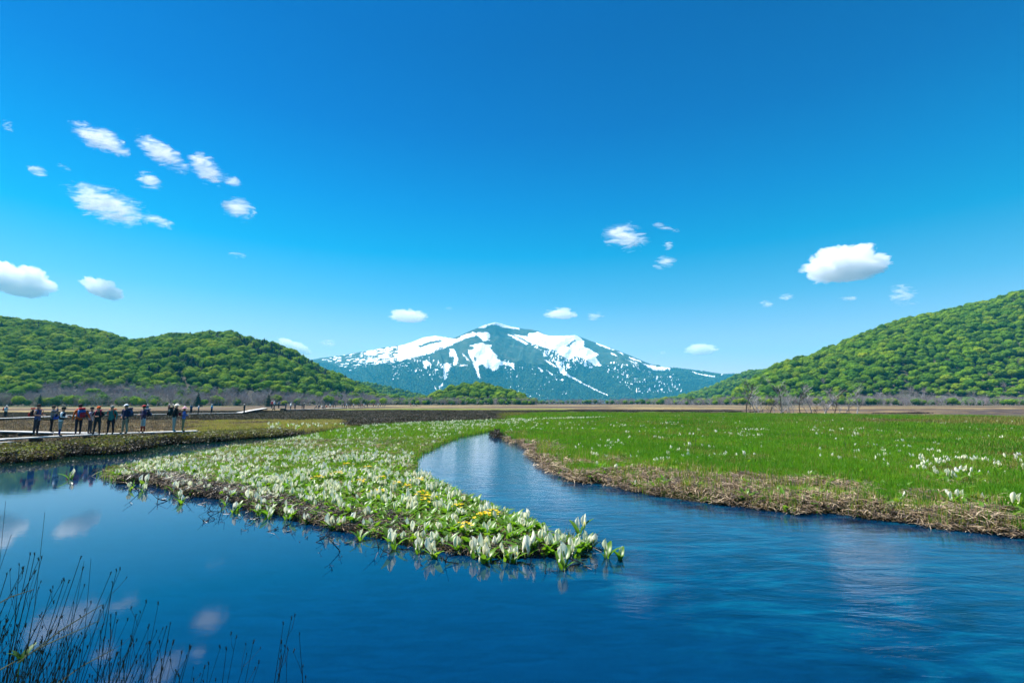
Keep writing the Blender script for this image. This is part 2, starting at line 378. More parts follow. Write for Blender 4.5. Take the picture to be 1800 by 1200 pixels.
fa = wmesh.attributes.new('flow', 'FLOAT', 'POINT'); fa.data.foreach_set('value', flow.astype(np.float32))
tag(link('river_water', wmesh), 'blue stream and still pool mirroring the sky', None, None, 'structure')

# ------------------------------------------------------------------ wooded hills
class Hill:
    def __init__(s, crest, dc, df, back=1.6, seed=1, tree=9.0):
        s.cu = np.array([c[0] for c in crest], float); s.cv = np.array([c[1] for c in crest], float)
        s.dc = dc; s.df = df; s.back = back; s.seed = seed; s.tree = tree
    def depths(s, u):
        return np.interp(u, *zip(*s.dc)), np.interp(u, *zip(*s.df))
    def z(s, x, y):
        u = 900 + F * x / np.maximum(y, 1)
        # crest pixel -> height at the crest distance (pixel column drifts a little with height: good enough)
        dc, df = s.depths(u); v = np.interp(u, s.cu, s.cv)
        vv = (600 - v) / F; zc = CAMZ + dc * (st + vv * ct) / (ct - vv * st) - s.tree
        zc = np.maximum(zc, 0)
        t = (y - df) / (dc - df)
        up = np.sin(np.clip(t, 0, 1) * math.pi / 2) ** 1.25
        dn = 1 - sm(1.0, s.back, t)
        nz = (fbm(x / 90, y / 90, 4, s.seed) - .5) * 22 * np.clip(t, 0, 1) * np.clip(1.3 - t, 0, 1) * np.clip(zc / 50, 0, 1)
        return np.where(t < 0, -2, zc * np.where(t < 1, up, dn) + nz + .1)
HL = Hill([(-900, 500), (-500, 520), (-200, 540), (0, 560), (60, 566), (130, 575), (200, 589), (232, 596), (300, 587), (350, 583), (400, 582), (440, 592), (480, 603), (520, 619), (560, 640), (600, 656), (640, 673), (700, 692), (770, 706), (800, 712)],
          [(-900, 700), (200, 720), (450, 700), (640, 760), (800, 800)], [(-900, 300), (0, 320), (300, 330), (500, 370), (650, 470), (800, 600)], 1.7, 101, 16)
HR = Hill([(1150, 712), (1180, 705), (1230, 694), (1277, 683), (1310, 658), (1352, 638), (1380, 627), (1433, 613), (1480, 597), (1533, 578), (1610, 552), (1660, 544), (1700, 538), (1750, 527), (1800, 513), (1900, 498), (2200, 470), (2700, 440)],
          [(1150, 720), (1300, 640), (1500, 760), (1800, 860), (2700, 900)], [(1150, 560), (1300, 470), (1500, 430), (1800, 420), (2700, 400)], 1.6, 202, 19)
HK = Hill([(715, 714), (745, 700), (770, 686), (795, 675), (820, 669), (850, 669), (880, 675), (905, 684), (925, 696), (945, 712)], [(700, 640), (950, 640)], [(700, 520), (950, 520)], 1.7, 303, 11)
HB = Hill([(1120, 712), (1180, 700), (1230, 688), (1277, 668), (1310, 656), (1352, 648), (1420, 640), (1600, 600)], [(1100, 1500), (1600, 1400)], [(1100, 1100), (1600, 1000)], 1.5, 404, 8)
HC = Hill([(560, 668), (600, 667), (660, 676), (720, 690), (790, 706), (840, 712)], [(500, 1500), (900, 1500)], [(500, 1150), (900, 1150)], 1.5, 505, 8)
M_floor = plain('forest_floor', (.055, .052, .038), .95, .05, .5, .1)
def hill_mesh(name, H, u0, u1, label, nu=150, nd=70):
    us = np.linspace(u0, u1, nu); V = []
    T = np.linspace(-.02, H.back, nd)
    for t in T:
        dc, df = H.depths(us); y = df + (dc - df) * t; x = (us - 900) / F * y
        V.append(np.stack([x, y, H.z(x, y)], 1))
    V = np.concatenate(V); k = (np.arange(nd - 1)[:, None] * nu + np.arange(nu - 1)[None]).ravel()
    me = mesh(name, V, np.stack([k, k + 1, k + nu + 1, k + nu], 1), [M_floor], True)
    tag(link(name, me), label, None, None, 'structure')
hill_mesh('hill', HL, -900, 800, 'long wooded hill on the left behind the hikers')
hill_mesh('hill', HR, 1150, 2700, 'steep wooded hill rising to the right edge')
hill_mesh('hill', HK, 715, 945, 'low round wooded knoll in front of the snowy mountain')
hill_mesh('hill', HB, 1120, 1600, 'far green ridge between mountain and right hill')
hill_mesh('hill', HC, 560, 840, 'far green spur at the end of the left hill')

# ------------------------------------------------------------------ the snowy mountain
MC = [(440, 652), (520, 636), (560, 629), (600, 624), (644, 616), (676, 610), (708, 605.5), (725, 600), (742, 593), (763, 590), (784, 593), (796, 594), (813, 587), (826, 581), (839, 576), (855, 569.5), (870, 566.6), (884, 570), (898, 574), (923, 578), (936, 579), (948, 582),
      (956, 586), (965, 590), (985, 590), (1012, 589), (1030, 595), (1046, 601), (1066, 608), (1088, 616), (1115, 627), (1143, 639), (1172, 645.6), (1195, 647), (1219, 650.6), (1257, 656), (1278, 658), (1312, 656), (1360, 655), (1450, 665)]
mc_u = np.array([p[0] for p in MC], float); mc_v = np.array([p[1] for p in MC], float)
def cA(l): return [(x / 6 + 700, y / 6 + 560) for x, y in l]
SNOW = [([(841, 576), (850, 571), (860, 567), (870, 565), (876, 566), (897, 572), (915, 575.5), (913, 578), (898, 577.5), (883, 574.5), (873, 571.5), (864, 570.5), (850, 576)], 1),
        ([(700, 608), (725, 600), (742, 592), (763, 589), (778, 592), (795, 594.5), (803, 596), (817, 588), (833, 583), (839, 587), (833, 591), (817, 595), (800, 603), (780, 612), (755, 621), (725, 628), (700, 635)], 1),
        ([(735, 608), (757, 600), (775, 597), (777, 599.5), (757, 605), (738, 611)], 0),
        ([(760, 618), (775, 610), (779, 610), (764, 618)], 0),
        ([(839, 584), (850, 585), (858, 583), (863, 590), (858, 596), (862, 598), (850, 599), (843, 594), (838, 590)], 1),
        (cA([(750, 285), (790, 275), (880, 250), (920, 270), (990, 275), (960, 310), (1000, 350), (1050, 390), (1030, 420), (1100, 450), (1230, 470), (1220, 515), (1150, 490), (1060, 490), (1045, 530), (1000, 560), (970, 520), (920, 530), (890, 480), (850, 490), (845, 560), (872, 645), (840, 615), (800, 500), (770, 420), (740, 370), (740, 330), (800, 330), (800, 300)]), 1),
        (cA([(795, 390), (825, 410), (825, 450), (805, 440)]), 0),
        (cA([(540, 325), (580, 320), (612, 370), (635, 420), (622, 470), (580, 505), (568, 480), (600, 430), (590, 400), (540, 400)]), 1),
        (cA([(500, 470), (560, 475), (540, 540), (512, 570), (512, 630), (480, 660), (470, 610), (490, 560), (455, 500)]), 1),
        (cA([(250, 455), (300, 430), (330, 460), (350, 490), (305, 500), (292, 540), (280, 490)]), 1),
        (cA([(380, 710), (412, 750), (395, 755)]), 1), (cA([(425, 710), (470, 675), (450, 730), (430, 745)]), 1),
        (cA([(680, 355), (750, 450), (735, 445), (686, 375)]), 1), (cA([(650, 488), (730, 483), (730, 493), (650, 500)]), 1),
        ([(901, 586.7), (928, 591.7), (930, 586.7), (945, 583), (955, 586.5), (965, 590), (998, 590), (1009, 588.5), (1018, 592), (1027, 599), (1026, 609), (1040, 615), (1052, 622), (1046, 626), (1058, 644), (1048, 644), (1034, 634), (1015, 626), (1006, 627), (1000, 632), (985, 624), (978, 616), (965, 613), (950, 608), (935, 604), (925, 598), (912, 592)], 1),
        ([(992, 610), (1010, 596.5), (1014, 598.5), (1000, 609.5)], 0),
        ([(972, 632), (985, 642), (1000, 658), (1030, 675), (1071, 695), (1069, 697), (1028, 677), (999, 662), (983, 648)], .52), (cA([(1640, 430), (1680, 450), (1785, 600), (1775, 615), (1700, 560)]), .55),
        (cA([(1520, 350), (1565, 390), (1550, 395)]), 1), (cA([(1530, 430), (1600, 455), (1690, 520), (1640, 505)]), 1), (cA([(1470, 510), (1540, 560), (1520, 565)]), 1), (cA([(1560, 540), (1640, 590), (1620, 595)]), 1), (cA([(1680, 650), (1740, 630), (1730, 655)]), 1),
        ([(890, 586), (910, 593), (928, 604), (925, 606), (907, 597)], 1),
        ([(1046, 601.5), (1072, 611), (1073, 613.5), (1047, 604.5)], 1), (([(1072, 612.5), (1082, 614), (1080, 616)]), 1), ([(1074, 619), (1086, 625), (1084, 626), (1074, 621)], 1), ([(1085, 617.5), (1096, 621), (1094, 622.5)], 1), ([(1105, 626.5), (1125, 634), (1128, 637), (1108, 631)], 1),
        ([(1128, 638), (1145, 642), (1155, 644), (1172, 645), (1180, 649), (1166, 652), (1150, 650), (1138, 645)], 1), ([(1100, 632), (1120, 637), (1118, 638.5)], 1), ([(1208, 651), (1235, 657.5), (1260, 662), (1258, 663.5), (1232, 660)], 1), ([(1265, 657), (1275, 657), (1274, 660), (1266, 660)], 1), ([(1290, 657), (1300, 658), (1296, 660)], 1)]
SPECK = [([(556, 629), (600, 625), (650, 614), (700, 606), (700, 640), (660, 640), (612, 652), (590, 640)], .50), ([(640, 617), (705, 605), (702, 636), (655, 642), (640, 630)], .8), ([(700, 632), (745, 626), (800, 640), (790, 668), (740, 665), (705, 650)], .30), ([(690, 640), (705, 640), (705, 665), (690, 668)], .4),
         ([(880, 640), (920, 638), (985, 655), (1000, 690), (960, 705), (900, 690), (880, 665)], .16), ([(870, 630), (905, 634), (915, 648), (880, 650)], .42),
         ([(960, 612), (1010, 625), (1015, 650), (990, 650), (955, 625)], .55), ([(1058, 634), (1140, 640), (1190, 655), (1200, 690), (1120, 690), (1075, 665)], .36), ([(925, 592), (965, 612), (990, 630), (960, 620), (930, 606)], .5), ([(1000, 622), (1040, 634), (1045, 650), (1010, 636)], .6)]
def snow_at(u, v):
    wu = (fbm(u * .22, v * .22, 4, 11) - .5) * 9; wv = (fbm(u * .25, v * .3, 4, 12) - .5) * 6
    a = np.zeros_like(u)
    fine = np.where(u < 722, fbm(u * .20 + v * .30, v * .75, 4, 15), fbm(u * .62 + v * .12, v * .24, 4, 15)); rag = (fbm(u * .9, v * 1.1, 3, 19) - .5)
    for poly, den in SPECK:
        a = np.maximum(a, inpoly(u + wu, v + wv, poly) * sm(.82 - den * .50, .87 - den * .50, fine) * .9)
    for poly, val in SNOW:
        p = inpoly(u + wu * .5 + rag * 5, v + wv * .4 + rag * 3.4, poly)
        a = np.where(p, val, a)
    return a
def mountain():
    nu, nd = 820, 300
    us = np.linspace(440, 1450, nu); vc = np.interp(us, mc_u, mc_v)
    yc = 5200 + 250 * np.sin(us / 70.) + 150 * np.sin(us / 23.)
    zc = CAMZ + yc * (st + (600 - vc) / F * ct) / (ct - (600 - vc) / F * st)
    V = []; yf = 3700
    T = np.concatenate([np.linspace(0, 1, nd - 30), np.linspace(1, 1.5, 31)[1:]])
    for t in T:
        y = yf + (yc - yf) * t; x = (us - 900) / F * y / 1.006
        base = zc * (np.clip(t, 0, 1) ** 1.18 if t <= 1 else 1 - .6 * (t - 1) / .5)
        # spurs and gullies running down the slope
        w = (fbm(us / 60 + t * .7, np.full_like(us, t * 2.2), 4, 77) - .5)
        r = 1 - np.abs(2 * fbm(us / 34 + (us - 870) * t * -.012, np.full_like(us, t * 1.7), 4, 66) - 1)
        amp = 210 * min(t, 1) * max(0, 1 - t) * 2.2 * np.clip(zc / 500, .2, 1)
        z = base + amp * (r - .62) + w * amp * .9 + (fbm(us / 7, np.full_like(us, t * 30), 3, 5) - .5) * 14 * (1 if .03 < t < .97 else .3)
        V.append(np.stack([x, np.full_like(x, 1) * y, z], 1))
    V = np.concatenate(V); n = len(T)
    k = (np.arange(n - 1)[:, None] * nu + np.arange(nu - 1)[None]).ravel()
    m, nt = newmat('mountain'); o = N(nt, 'ShaderNodeOutputMaterial'); b = N(nt, 'ShaderNodeBsdfPrincipled')
    sn = N(nt, 'ShaderNodeAttribute', attribute_name='snow'); lo = N(nt, 'ShaderNodeAttribute', attribute_name='woods')
    n1 = noise_node(nt, .012, 6, .7); n2 = noise_node(nt, .05, 4, .7)
    scrub = rampn(nt, n1.outputs[0], [(.35, (.018, .036, .020)), (.55, (.040, .062, .032)), (.74, (.13, .115, .085))])
    wood = rampn(nt, n2.outputs[0], [(.38, (.006, .016, .010)), (.55, (.02, .045, .016)), (.7, (.06, .10, .02))])
    c = mixc(nt, lo.outputs['Fac'], scrub.outputs[0], wood.outputs[0])
    ad = N(nt, 'ShaderNodeMath', operation='MULTIPLY_ADD'); nt.links.new(n2.outputs[0], ad.inputs[0]); ad.inputs[1].default_value = .9; nt.links.new(sn.outputs['Fac'], ad.inputs[2])
    rs = rampn(nt, ad.outputs[0], [(.86, (0, 0, 0)), (.95, (1, 1, 1))])
    nt.links.new(mixc(nt, rs.outputs[0], c, (.88, .90, .93)), b.inputs['Base Color']); b.inputs['Roughness'].default_value = .9; b.inputs['Specular IOR Level'].default_value = .1
    bp = N(nt, 'ShaderNodeBump'); bp.inputs['Strength'].default_value = .8; bp.inputs['Distance'].default_value = 12; nt.links.new(n2.outputs[0], bp.inputs['Height']); nt.links.new(bp.outputs[0], b.inputs['Normal'])
    nt.links.new(b.outputs[0], o.inputs[0])
    me = mesh('mountain', V, np.stack([k, k + 1, k + nu + 1, k + nu], 1), [m], True)
    u, v = proj(V[:, 0], V[:, 1], V[:, 2])
    s = snow_at(u, v); a = me.attributes.new('snow', 'FLOAT', 'POINT'); a.data.foreach_set('value', s.astype(np.float32))
    wo = sm(628, 655, v + (fbm(u * .03, v * .05, 3, 8) - .5) * 30); a = me.attributes.new('woods', 'FLOAT', 'POINT'); a.data.foreach_set('value', wo.astype(np.float32))
    tag(link('mountain', me), 'broad mountain streaked with snow fields above dark woods', None, None, 'structure')
    return V, u, v, s, wo
MV, MU, MW, MS, MWO = mountain()

# ------------------------------------------------------------------ tree shapes
leafcols = [(.12, .24, .010), (.18, .30, .012), (.075, .185, .014), (.22, .32, .016), (.04, .11, .018), (.14, .27, .010)]
M_beech = leafy('beech_leaves', leafcols, .28, .8, None, .08, (1.25, 1.25, .55), .011)
M_conif = leafy('conifer_needles', [(.010, .030, .014), (.018, .045, .018), (.012, .036, .020)], .08, .7)
M_bark = plain('bark', (.16, .14, .12), .9, 3, .4)
M_greybark = plain('pale_bark', (.30, .28, .28), .85, 4, .35)
M_twig = plain('grey_twigs', (.24, .19, .195), .9, 2, .3)
M_far = leafy('far_wood', [(.008, .022, .014), (.014, .036, .018), (.05, .095, .018), (.07, .12, .02)], .1, .8)
def crown_mesh(name, seed, rad=6.5, ht=9.0, n=1100, cone=False, leaf=.95, base=3.0):
    r = np.random.default_rng(seed); V = []; Fc = []; mi = []
    lobes = []
    if cone:
        for k in range(9):
            t = k / 8; lobes.append((0, 0, base * .5 + ht * 1.25 * t, rad * .95 * (1 - t) ** .8 + .25, rad * .9 * (1 - t) ** .8 + .2, .9))
    else:
        lobes.append((0, 0, base + ht * .40, rad * .80, rad * .80, ht * .46)); lobes.append((0, 0, base + ht * .40, rad * .80, rad * .80, ht * .46))
        for k in range(15):
            d = r.normal(size=3); d[2] = abs(d[2]) * .9 - .15; d /= np.linalg.norm(d); q = r.uniform(.50, .66); s = rad * r.uniform(.24, .38)
            lobes.append((rad * d[0] * q, rad * d[1] * q, base + ht * .40 + ht * .46 * d[2] * q * 1.25, s, s, s * .85))
    # dark inner masses so that the crown is not see-through everywhere
    mb = MB(); mb.mi = 0
    for l in lobes: mb.sphere(l[:3], (l[3] * .88, l[4] * .88, l[5] * .88), 8, 6)
    wts = np.array([l[3] * l[5] for l in lobes]); wts /= wts.sum()
    for i in range(n):
        l = lobes[r.choice(len(lobes), p=wts)]; d = r.normal(size=3); d /= np.linalg.norm(d)
        if d[2] < -.35: d[2] *= -.6
        f = r.uniform(.82, 1.12); c = np.array(l[:3]) + d * np.array(l[3:6]) * f
        nrm = d + r.normal(size=3) * .38; nrm /= np.linalg.norm(nrm)
        a = np.cross(nrm, r.normal(size=3)); a /= np.linalg.norm(a) + 1e-9; b = np.cross(nrm, a); s = leaf * r.uniform(.5, 1.1)
        mb.add([c + a * s * .6, c + b * s * .45, c - a * s * .55, c - b * s * .5], [(0, 1, 2, 3)])
    mb.mi = 1
    mb.tube([(0, 0, -1.5), (0, 0, base + ht * .3)], [rad * .05, rad * .03], 5)
    return mb.mesh(name, [M_conif if cone else M_beech, M_bark])
def branch(mb, p, d, L, r0, depth, rnd, n=3, spread=.6, up=.15):
    p = Vector(p); d = Vector(d).normalized(); pts = [p]; k = 3 if depth > 0 else 2
    for i in range(k):
        d = (d + Vector((rnd.uniform(-1, 1), rnd.uniform(-1, 1), rnd.uniform(-.5, 1))) * .16 + Vector((0, 0, up * .3))).normalized()
        p = p + d * L / k; pts.append(p)
    mb.tube(pts, [r0 * (1 - .55 * i / k) for i in range(k + 1)], n if depth > 1 else 3, False)
    if depth > 0:
        for j in range(4 if depth > 1 else 5):
            t = rnd.uniform(.35, 1.0) if j else 1.0; i = min(k - 1, int(t * k)); q = pts[i].lerp(pts[i + 1], t * k - i) if t < 1 else pts[-1]
            a = rnd.uniform(0, 6.28); e = Vector((math.cos(a), math.sin(a), rnd.uniform(-.1, .6)))
            branch(mb, q, d * (1 - spread * .5) + e * spread, L * rnd.uniform(.5, .72), r0 * .5, depth - 1, rnd, n, spread, up)
def bare_mesh(name, seed, ht=9, r0=.16, depth=3, mats=None, lean=0, min_twig=None):
    rnd = random.Random(seed); mb = MB(); stems = rnd.choice([1, 2, 2, 3])
    for s in range(stems):
        a = rnd.uniform(0, 6.28); branch(mb, (0, 0, -.3), (math.cos(a) * .22 * (stems > 1) + lean, math.sin(a) * .22 * (stems > 1), 1), ht * .52, r0 * rnd.uniform(.7, 1), depth, rnd, 4, .75)
    return mb.mesh(name, mats or [M_twig])
crowns = [crown_mesh('beech_tree', 10 + i, 6.6 + (i % 3) * 1.0, 10.5 + (i % 2) * 1.8, 1900, leaf=.8) for i in range(6)]
cones = [crown_mesh('conifer_tree', 40 + i, 4.6, 9.5 + 1.5 * i, 500, True, .9, 2.0) for i in range(2)]
bares = [bare_mesh('bare_tree', 60 + i, 10 + i % 3, .20, 3, [M_greybark if i % 3 == 0 else M_twig]) for i in range(5)]
small_green = [crown_mesh('young_tree', 80 + i, 3.2, 6.0, 380, False, .8, 1.5) for i in range(2)]

# hillsides: positions on a jittered grid, the nearest stand as objects of their own, the rest as one wood
def hill_points(H, u0, u1, step, jit=.42, vmin=0):
    us = np.linspace(u0, u1, 60); dcs, dfs = H.depths(us); ymax = (dfs + (dcs - dfs) * 1.12).max(); ymin = dfs.min()
    x0 = min((u0 - 900) / F * ymax, (u0 - 900) / F * ymin); x1 = max((u1 - 900) / F * ymax, (u1 - 900) / F * ymin)
    gx, gy = np.meshgrid(np.arange(x0, x1, step), np.arange(ymin, ymax, step * .9)); gx = gx.ravel(); gy = gy.ravel()
    gx = gx + rng.uniform(-jit, jit, len(gx)) * step; gy = gy + rng.uniform(-jit, jit, len(gy)) * step
    u = 900 + F * gx / gy; dc, df = H.depths(u); t = (gy - df) / (dc - df)
    k = (u > u0) & (u < u1) & (t > 0) & (t < 1.1); gx, gy, u, t = gx[k], gy[k], u[k], t[k]
    return gx, gy, H.z(gx, gy), u, t
ALLT = []   # (x, y, z, kind index, scale, where)
def plant(H, u0, u1, step, where, bare_v, sc0=1.0):
    x, y, z, u, t = hill_points(H, u0, u1, step); pu, pv = proj(x, y, z + 9)
    n = len(x); f = fbm(x / 60, y / 60, 3, 5 + len(ALLT)); lowz = pv + (fbm(x / 35, y / 35, 3, 9) - .5) * 22 > bare_v(u); bt = .5
    kind = rng.integers(0, 6, n)
    isb = lowz & (rng.random(n) < .88); kind = np.where(isb, 8 + rng.integers(0, 5, n), kind)
    kind = np.where(lowz & (pv > bare_v(u) + 18) & (rng.random(n) < .38), rng.integers(0, 6, n), kind)
    con = np.zeros(n, bool)
    if where == 'left': con = (inpoly(u, 0 * u, [(-1, -1), (-1, 1), (-1, 1)])) | ((u > 415) & (u < 590) & (t > .5) & (rng.random(n) < .5)) | (~lowz & (f > .60) & (rng.random(n) < .4))
    if where == 'left far': con = rng.random(n) < .3
    kind = np.where(con, 6 + rng.integers(0, 2, n), kind)
    kind = np.where(~lowz & (rng.random(n) < .05), 8 + rng.integers(0, 5, n), kind)
    s = .80 * sc0 * rng.choice([.5, .66, .8, .95, 1.2], n) * rng.uniform(.88, 1.12, n)
    # trees at the foot are lower
    s = np.where(kind >= 8, s * rng.uniform(.75, 1.05, n), s * (.65 + .35 * sm(0, .3, t)))
    ALLT.append((x, y, z - .5, kind, s, np.full(n, where, dtype=object)))
plant(HL, -330, 770, 6.7, 'left', lambda u: np.interp(u, [-330, 0, 50, 90, 300, 500, 560, 640, 700, 770], [700, 690, 676, 664, 668, 680, 684, 684, 688, 690]), .92)
def undergrowth(H, u0, u1, step, where, bare_v):
    x, y, z, u, t = hill_points(H, u0, u1, step); pu, pv = proj(x, y, z + 8); k = pv > bare_v(u) + 2; n = k.sum()
    ALLT.append((x[k], y[k], z[k] - .4, 8 + rng.integers(0, 5, n), rng.uniform(.6, .85, n), np.full(n, where, dtype=object)))
undergrowth(HL, -300, 740, 6.0, 'left', lambda u: np.interp(u, [-330, 0, 50, 90, 300, 500, 560, 640, 700, 770], [700, 690, 676, 662, 667, 679, 684, 684, 688, 690]))
plant(HR, 1165, 2150, 7.0, 'right', lambda u: np.interp(u, [1165, 1260, 1330, 1500, 1560, 1640, 1700, 2150], [682, 684, 689, 687, 672, 676, 686, 688]), .92)
plant(HK, 718, 942, 6.4, 'knoll', lambda u: np.interp(u, [718, 760, 800, 860, 920, 942], [686, 696, 700, 702, 698, 694]), .85)
plant(HB, 1140, 1500, 12, 'far ridge', lambda u: 0 * u + 900, 1.1)
plant(HC, 562, 830, 12, 'left far', lambda u: 0 * u + 900, 1.1)
# the flat belt of low trees along the marsh edge
def belt(u0, u1, n, d0, d1, where, pg, sc_=1.0):
    u = rng.uniform(u0, u1, n); a = rng.random(n); y = np.interp(u, *d0) * (1 - a) + np.interp(u, *d1) * a
    x = (u - 900) / F * y; kind = np.where(rng.random(n) < pg, rng.integers(0, 6, n), 8 + rng.integers(0, 5, n))
    s = rng.uniform(.55, .95, n) * sc_; s = np.where(kind < 6, s * .62, s)
    ALLT.append((x, y, np.full(n, -.2), kind, s, np.full(n, where, dtype=object)))
belt(-250, 640, 520, ([-250, 0, 300, 640], [285, 300, 315, 440]), ([-250, 0, 300, 640], [345, 355, 370, 520]), 'left', .34)
belt(600, 760, 170, ([600, 760], [430, 520]), ([600, 760], [560, 640]), 'left', .45)
belt(740, 950, 150, ([740, 950], [500, 505]), ([740, 950], [525, 530]), 'knoll', .25)
belt(925, 1320, 620, ([925, 1100, 1320], [780, 640, 450]), ([925, 1100, 1320], [1100, 800, 600]), 'right', .32)
belt(1280, 2150, 760, ([1280, 1500, 2150], [440, 400, 380]), ([1280, 1500, 2150], [510, 465, 445]), 'right', .26)
TX, TY, TZ, TK, TS, TW = [np.concatenate([a[i] for a in ALLT]) for i in range(6)]
uu, vv_ = proj(TX, TY, TZ); inview = (uu > -10) & (uu < 1810)
size = TS * np.where(TK < 6, 13, np.where(TK < 8, 10, 8.5)) / TY * inview
# front row only counts when it can be seen: trees near the foot or with sky line
protos_t = crowns + cones + bares
names_t = ['beech_tree'] * 6 + ['conifer_tree'] * 2 + ['bare_tree'] * 5
WHERE = {'left': 'the left hill', 'right': 'the right hill', 'knoll': 'the low knoll', 'far ridge': 'the far ridge', 'left far': 'the far spur'}
picked = np.zeros(len(TX), bool)
for lo_, hi_ in ((0, 6), (6, 8), (8, 13)):
    k = np.where((TK >= lo_) & (TK < hi_) & inview)[0]; k = k[np.argsort(-size[k])][:300]; picked[k] = True
for i in np.where(picked)[0]:
    k = int(TK[i]); o = link(names_t[k], protos_t[k], None, (TX[i], TY[i], TZ[i]), (0, 0, R.uniform(0, 6.28)), float(TS[i]))
    w = WHERE[TW[i]]
    ht_ = 'at the foot of ' if TZ[i] < 12 else 'halfway up ' if TZ[i] < 55 else 'near the ridge of '
    sz_ = 'broad ' if TS[i] > .95 else 'small ' if TS[i] < .6 else ''
    if k < 6: tag(o, sz_ + 'fresh green tree with rounded crown ' + ht_ + w, 'tree', 'green trees on ' + w)
    elif k < 8: tag(o, 'dark pointed conifer among green trees ' + ht_ + w, 'conifer', 'conifers on ' + w)
    else: tag(o, ('pale grey' if k % 3 == 2 else 'lilac grey') + ' leafless tree ' + ht_ + w, 'bare tree', 'leafless trees at the foot of ' + w)
rest = ~picked
scatter('wooded_slopes', 'dense spring wood covering the hills around the marsh', np.stack([TX, TY, TZ], 1)[rest], rng.uniform(0, 6.28, rest.sum()), TS[rest], TK[rest], protos_t)
# tiny trees on the mountain's lower slopes
def lump(name, cone, seed):
    mb = MB(); r = random.Random(seed)
    if cone:
        mb.add([(3 * math.cos(a), 3 * math.sin(a), 0) for a in (0, 1.26, 2.5, 3.77, 5.03)] + [(0, 0, 15)], [(0, 1, 5), (1, 2, 5), (2, 3, 5), (3, 4, 5), (4, 0, 5)])
    else: mb.sphere((0, 0, 4), (6, 6, 6), 7, 5)
    return mb.mesh(name, [M_far])
w_ok = (MWO > .35) & (MS < .5) & (MV[:, 1] < 5100) & (MU > 550) & (MU < 1340)
ii = np.where(w_ok)[0]; ii = rng.choice(ii, min(26000, len(ii)), False)
fp = MV[ii] + np.stack([rng.uniform(-4, 4, len(ii)), rng.uniform(-3, 3, len(ii)), np.full(len(ii), -1.0)], 1)
lg = (fbm(MU[ii] * .03, MW[ii] * .05, 3, 33) > .53)
scatter('mountain_forest', 'dark conifer forest on the lower slopes of the snowy mountain', fp, rng.uniform(0, 6, len(ii)), rng.uniform(.7, 1.3, len(ii)), np.where(lg & (rng.random(len(ii)) < .8), 1, 0), [lump('far_conifer', True, 1), lump('far_broadleaf', False, 2)])

# ------------------------------------------------------------------ clouds
def cloud_material(name, dens, nscale, erode, stretch=(1, 1, 1), con=(2.4, -.7)):
    m, nt = newmat(name); o = N(nt, 'ShaderNodeOutputMaterial'); v = N(nt, 'ShaderNodeVolumePrincipled')
    v.inputs['Color'].default_value = (1, 1, 1, 1); v.inputs['Anisotropy'].default_value = .0
    ge = N(nt, 'ShaderNodeNewGeometry'); mp = N(nt, 'ShaderNodeMapping'); mp.inputs['Scale'].default_value = tuple(nscale * k for k in stretch); mp.inputs['Rotation'].default_value = (0, math.radians(28) if stretch[0] != 1 else 0, 0)
    nt.links.new(ge.outputs['Position'], mp.inputs[0]); n = N(nt, 'ShaderNodeTexNoise'); n.inputs['Scale'].default_value = 1; n.inputs['Detail'].default_value = 5; n.inputs['Roughness'].default_value = .6; n.inputs['Distortion'].default_value = .9
    nt.links.new(mp.outputs[0], n.inputs['Vector'])
    t = N(nt, 'ShaderNodeTexCoord'); ln = N(nt, 'ShaderNodeVectorMath', operation='LENGTH'); nt.links.new(t.outputs['Object'], ln.inputs[0])
    # density = noise pushed below zero towards the rim of the cloud
    q = N(nt, 'ShaderNodeMath', operation='POWER'); nt.links.new(ln.outputs['Value'], q.inputs[0]); q.inputs[1].default_value = 2.2
    e = N(nt, 'ShaderNodeMath', operation='MULTIPLY_ADD'); nc = N(nt, 'ShaderNodeMath', operation='MULTIPLY_ADD'); nt.links.new(n.outputs[0], nc.inputs[0]); nc.inputs[1].default_value = con[0]; nc.inputs[2].default_value = con[1]
    nt.links.new(q.outputs[0], e.inputs[0]); e.inputs[1].default_value = -erode[0]; nt.links.new(nc.outputs[0], e.inputs[2])
    r = rampn(nt, e.outputs[0], [(erode[1], (0, 0, 0)), (erode[2], (1, 1, 1))])
    k = N(nt, 'ShaderNodeMath', operation='MULTIPLY'); nt.links.new(r.outputs[0], k.inputs[0]); k.inputs[1].default_value = dens; nt.links.new(k.outputs[0], v.inputs['Density'])
    nt.links.new(v.outputs[0], o.inputs['Volume']); m.cycles.volume_step_rate = .25
    return m
M_cl = cloud_material('cloud_dense', .0060, .0027, (.45, -.30, .02), (1, 1, 1.3), (2.4, -.7)); M_cw = cloud_material('cloud_wisp', .0085, .0050, (.66, .38, .95), (.45, 1, 1.7))
